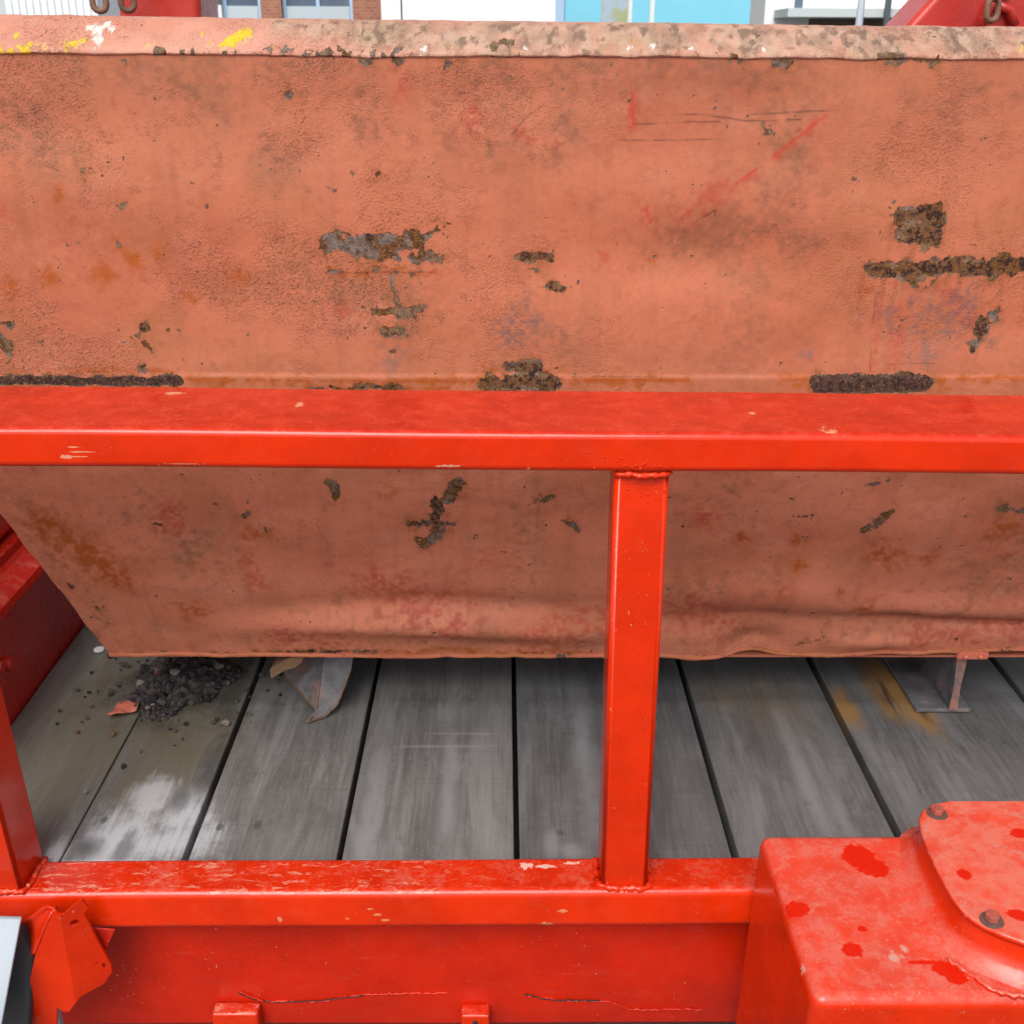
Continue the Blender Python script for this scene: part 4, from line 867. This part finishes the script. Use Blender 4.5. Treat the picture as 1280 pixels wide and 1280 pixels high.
stone(107, 991, 0.004, STONE, 'stone', 'small pebble alone on the plank beside the left red post', 'stone', 9)
stone(286, 839, 0.007, RUSTST, 'rust_crumb', 'brown crumb at the edge of the soil heap under the skip', 'crumb', 10)
# paint flake: thin curled ragged sheet
fp = [(133, 893), (143, 886), (147, 881), (156, 881), (160, 876), (172, 872), (174, 880), (170, 888), (160, 889), (155, 893), (146, 895), (138, 896)]
bm = bmesh.new(); vs = [bm.verts.new(PZ(x, y, DECK+0.006)) for x, y in fp]; f = bm.faces.new(vs)
bmesh.ops.triangulate(bm, faces=[f]); bmesh.ops.subdivide_edges(bm, edges=list(bm.edges), cuts=2)
for v in bm.verts: v.co.z += 0.003*math.sin(v.co.x*160)+0.002*math.sin(v.co.y*200)+0.002
o = tag(frombm('paint_flake', bm, FLAKE), 'pink ragged paint flake lying against the soil heap', 'paint flake'); m = o.modifiers.new('thick', 'SOLIDIFY'); m.thickness = 0.0012
# white cap
p = PZ(124, 813, DECK); bm = bmesh.new(); bmesh.ops.create_cone(bm, cap_ends=True, segments=28, radius1=0.0105, radius2=0.0095, depth=0.004, matrix=Matrix.Translation((p[0], p[1], DECK+0.0023)))
bmesh.ops.bevel(bm, geom=[e for e in bm.edges if e.calc_face_angle(0) > 0.6], offset=0.001, segments=2, affect='EDGES')
tag(frombm('bottle_cap', bm, WHITEP, None, False), 'white round plastic cap on the deck beside the skip corner', 'cap')

# ------------------------------------------------------------------ buildings beyond the truck
WHITE = plain('white_cladding', (0.78, 0.79, 0.80), 0.5, 0.03, 2); WHITE2 = plain('white_render', (0.80, 0.80, 0.79), 0.8, 0.03, 2)
BLUE = plain('bright_blue_cladding', (0.22, 0.62, 0.78), 0.5, 0.06, 1.5); PBLUE = plain('pale_blue_frame', (0.42, 0.58, 0.78), 0.5, 0.05, 4)
GREYM = plain('grey_fascia', (0.50, 0.54, 0.54), 0.6, 0.05, 3); DGREY = plain('dark_grey_metal', (0.07, 0.09, 0.10), 0.5)
g = G('window_glass'); GLASS = g.done(g.mix(g.noise(1.2), (0.05, 0.08, 0.12), (0.16, 0.20, 0.26)), 0.08, spec=0.6)
g = G('orange_brickwork')
bt = g.new('ShaderNodeTexBrick'); bt.inputs['Scale'].default_value = 4.2
g.put(bt.inputs['Vector'], g.vm('MULTIPLY', g.co(), (1, 1, 1)))
mp = g.new('ShaderNodeMapping'); mp.inputs['Rotation'].default_value = (math.radians(90), 0, 0); g.put(mp.inputs['Vector'], g.co()); g.put(bt.inputs['Vector'], mp.outputs[0])
bt.inputs['Color1'].default_value = (0.42, 0.17, 0.09, 1); bt.inputs['Color2'].default_value = (0.34, 0.12, 0.07, 1); bt.inputs['Mortar'].default_value = (0.40, 0.34, 0.29, 1); bt.inputs['Mortar Size'].default_value = 0.012
BRICK = g.done(bt.outputs['Color'], 0.85)
def XA(px, Y): return PY(px, 15, Y)[0]
def ZA(py, Y): return PY(640, py, Y)[2]
def bbox(name, x0, x1, y0, y1, z0, z1, mat, parent): return rbox(name, x0, x1, y0, y1, z0, z1, 0.0, mat, parent)

# white ribbed shed
Y = 13.0; x0, x1 = XA(8, Y), XA(117, Y)
b = empty('shed', ((x0-3)/2+x1/2, Y+2, 0), 'white ribbed metal shed behind the two hanging chains', 'shed')
bm = bmesh.new(); pitch = 0.075; xx = x0; prevs = None; i = 0; pts = []
while xx < x1:
    pts += [(xx, Y), (xx+pitch*0.6, Y), (xx+pitch*0.7, Y-0.018), (xx+pitch*0.9, Y-0.018)]; xx += pitch
pts.append((x1, Y)); A = [bm.verts.new((x, y, 0)) for x, y in pts]; B = [bm.verts.new((x, y, 4.2)) for x, y in pts]
for k in range(len(pts)-1): bm.faces.new((A[k], A[k+1], B[k+1], B[k]))
frombm('cladding', bm, WHITE, b, False)
bbox('wall', x0, x1-0.002, Y+0.02, Y+4, 0, 4.19, WHITE, b); bbox('roof', x0-0.1, x1+0.1, Y-0.15, Y+4.2, 4.2, 4.35, GREYM, b)
bbox('corner_wing', x0-3, x0-0.004, Y+0.1, Y+4, 0, 3.9, GREYM, b)

# brick building with blue window frames
Y = 24.0
b = empty('brick_building', (XA(372, Y), Y+3, 0), 'orange brick building with blue framed windows beyond the skip rim', 'building')
xs_ = [XA(p, Y) for p in (268, 277, 326, 352, 441, 480)]
zb_ = ZA(19, Y); zw0, zw1 = 1.2, 4.0
bbox('wall', xs_[0]-0.2, xs_[5], Y+0.25, Y+6, 0, 6.5, WHITE2, b)
for (a, c2) in ((xs_[0]-0.2, xs_[1]), (xs_[2], xs_[3]), (xs_[4], xs_[5])): bbox('brick_pier', a, c2, Y, Y+0.249, 0, 6.5, BRICK if a != xs_[0]-0.2 else WHITE2, b)
for (a, c2) in ((xs_[1], xs_[2]), (xs_[3], xs_[4])):
    bbox('brick_apron', a+0.002, c2-0.002, Y+0.02, Y+0.248, 0, 1.6, BRICK, b); bbox('brick_lintel', a+0.002, c2-0.002, Y+0.02, Y+0.248, 4.0, 6.5, BRICK, b)
    wdw = bbox('window', a+0.004, c2-0.004, Y+0.18, Y+0.245, 1.602, 3.998, GLASS, b)
    n = 2 if c2-a > 1 else 1
    for k in range(n+1):
        xx = a+0.004+(c2-a-0.078)*k/n; bbox('window_frame', xx, xx+0.07, Y+0.14, Y+0.179, 1.602, 3.998, PBLUE, wdw)
    bbox('window_sill', a+0.08, c2-0.08, Y+0.13, Y+0.178, 1.61, ZA(9, Y), plain('pale_louvre', (0.50, 0.58, 0.62), 0.5, 0.1, 30), wdw)
bbox('roof', xs_[0]-0.4, xs_[5]+0.2, Y-0.2, Y+6.2, 6.5, 6.8, GREYM, b)

# white rendered building with a dark joint
Y = 18.0; xa, xm, xb_ = XA(476.5, Y), XA(502, Y), XA(694, Y)
b = empty('white_building', ((xa+xb_)/2, Y+3, 0), 'plain white rendered building between the brick building and blue hall', 'building')
bbox('wall', xa, xb_, Y+0.05, Y+5, 0, 5.5, DGREY, b)
bbox('wall_panel', xa, xm-0.012, Y, Y+0.049, 0, 5.5, WHITE2, b); bbox('wall_panel', xm+0.012, xb_, Y, Y+0.049, 0, 5.5, WHITE2, b); bbox('roof', xa-0.1, xb_+0.1, Y-0.1, Y+5.1, 5.5, 5.7, GREYM, b)

# blue hall
Y = 30.0
b = empty('blue_hall', (XA(820, Y), Y+4, 0), 'bright blue clad hall with white joints beyond the skip rim', 'building')
bbox('wall', XA(690, Y), XA(941, Y), Y+0.06, Y+8, 0, 7, WHITE2, b)
bbox('corner_post', XA(690, Y), XA(705, Y), Y-0.06, Y+0.055, 0, 7, PBLUE, b)
cuts = [705, 731, 754, 785, 814, 818, 940]
for a, c2, mt in ((705, 752, BLUE), (753, 785, None), (790, 812, BLUE), (818, 940, BLUE)):
    if mt is None:
        g = G('grimy_reflection_panel'); mt = g.done(g.mix(g.ss(g.noise(1.5, 4), 0.45, 0.6), (0.40, 0.50, 0.58), (0.38, 0.42, 0.22)), 0.5)  # grimy window strip; its greenish reflections are painted into the colour
    bbox('wall_panel', XA(a, Y)+0.01, XA(c2, Y)-0.01, Y, Y+0.055, 0, 6.9, mt, b)
bbox('roof', XA(688, Y), XA(943, Y), Y-0.3, Y+8.2, 7, 7.3, GREYM, b)

# white hut with a canopy
Y = 20.0
b = empty('white_hut', (XA(1050, Y), Y+3, 0), 'white building with grey canopy and dark brick base behind pale pole', 'building')
bbox('wall', XA(956, Y), XA(1012, Y), Y, Y+1.2, 0, 5, WHITE2, b); bbox('wall', XA(1012, Y), XA(1180, Y), Y, Y+1.2, ZA(17, Y), 5, WHITE2, b)
bbox('brick_base', XA(1012, Y)+0.01, XA(1180, Y)-0.02, Y+0.03, Y+1.15, 0, ZA(17, Y)-0.002, plain('dark_brick', (0.17, 0.12, 0.10), 0.9, 0.3, 6), b)
za, zc_ = ZA(19, Y-1.0), ZA(8, Y-1.0)
bm = bmesh.new(); bm_box(bm, XA(985, Y-1), XA(1190, Y-1), Y-1.0, Y-0.005, za, zc_)
frombm('canopy', bm, GREYM, b, False)
wd = bbox('window', XA(992, Y), XA(1002, Y), Y-0.03, Y-0.002, ZA(10, Y), 4.3, GLASS, b)
bbox('downpipe', XA(1108, Y-1.15), XA(1114, Y-1.15), Y-1.12, Y-1.02, 0, 4.5, DGREY, b)
bbox('roof', XA(950, Y), XA(1185, Y), Y-0.2, Y+1.4, 5, 5.25, GREYM, b)

# white gate post and pale pole
Y = 12.0; bm = bmesh.new(); x = XA(262, Y); tube_bm(bm, [(x, Y, 0), (x, Y, 2.2), (x, Y, 4.0)], 0.085, 16)
po = empty('white_post', (x, Y, 0), 'thick white post with dark hinge beside straight red lifting arm', 'post'); frombm('shaft', bm, WHITE, po)
bbox('hinge', x+0.06, x+0.12, Y-0.06, Y+0.04, ZA(8, Y), ZA(8, Y)+0.12, DGREY, po)
bbox('base_plate', x-0.13, x+0.13, Y-0.13, Y+0.13, 0.0, 0.03, GREYM, po)
Y = 10.0; bm = bmesh.new(); x = XA(1075.5, Y); tube_bm(bm, [(x, Y, 0), (x, Y, 3), (x, Y, 6.0)], [0.032, 0.029, 0.026], 16)
po = empty('lamp_pole', (x, Y, 0), 'slim pale grey pole in front of the white hut canopy', 'pole'); frombm('shaft', bm, plain('pale_pole', (0.62, 0.66, 0.74), 0.5, 0.04), po)
bbox('base_plate', x-0.09, x+0.09, Y-0.09, Y+0.09, 0.0, 0.02, GREYM, po)
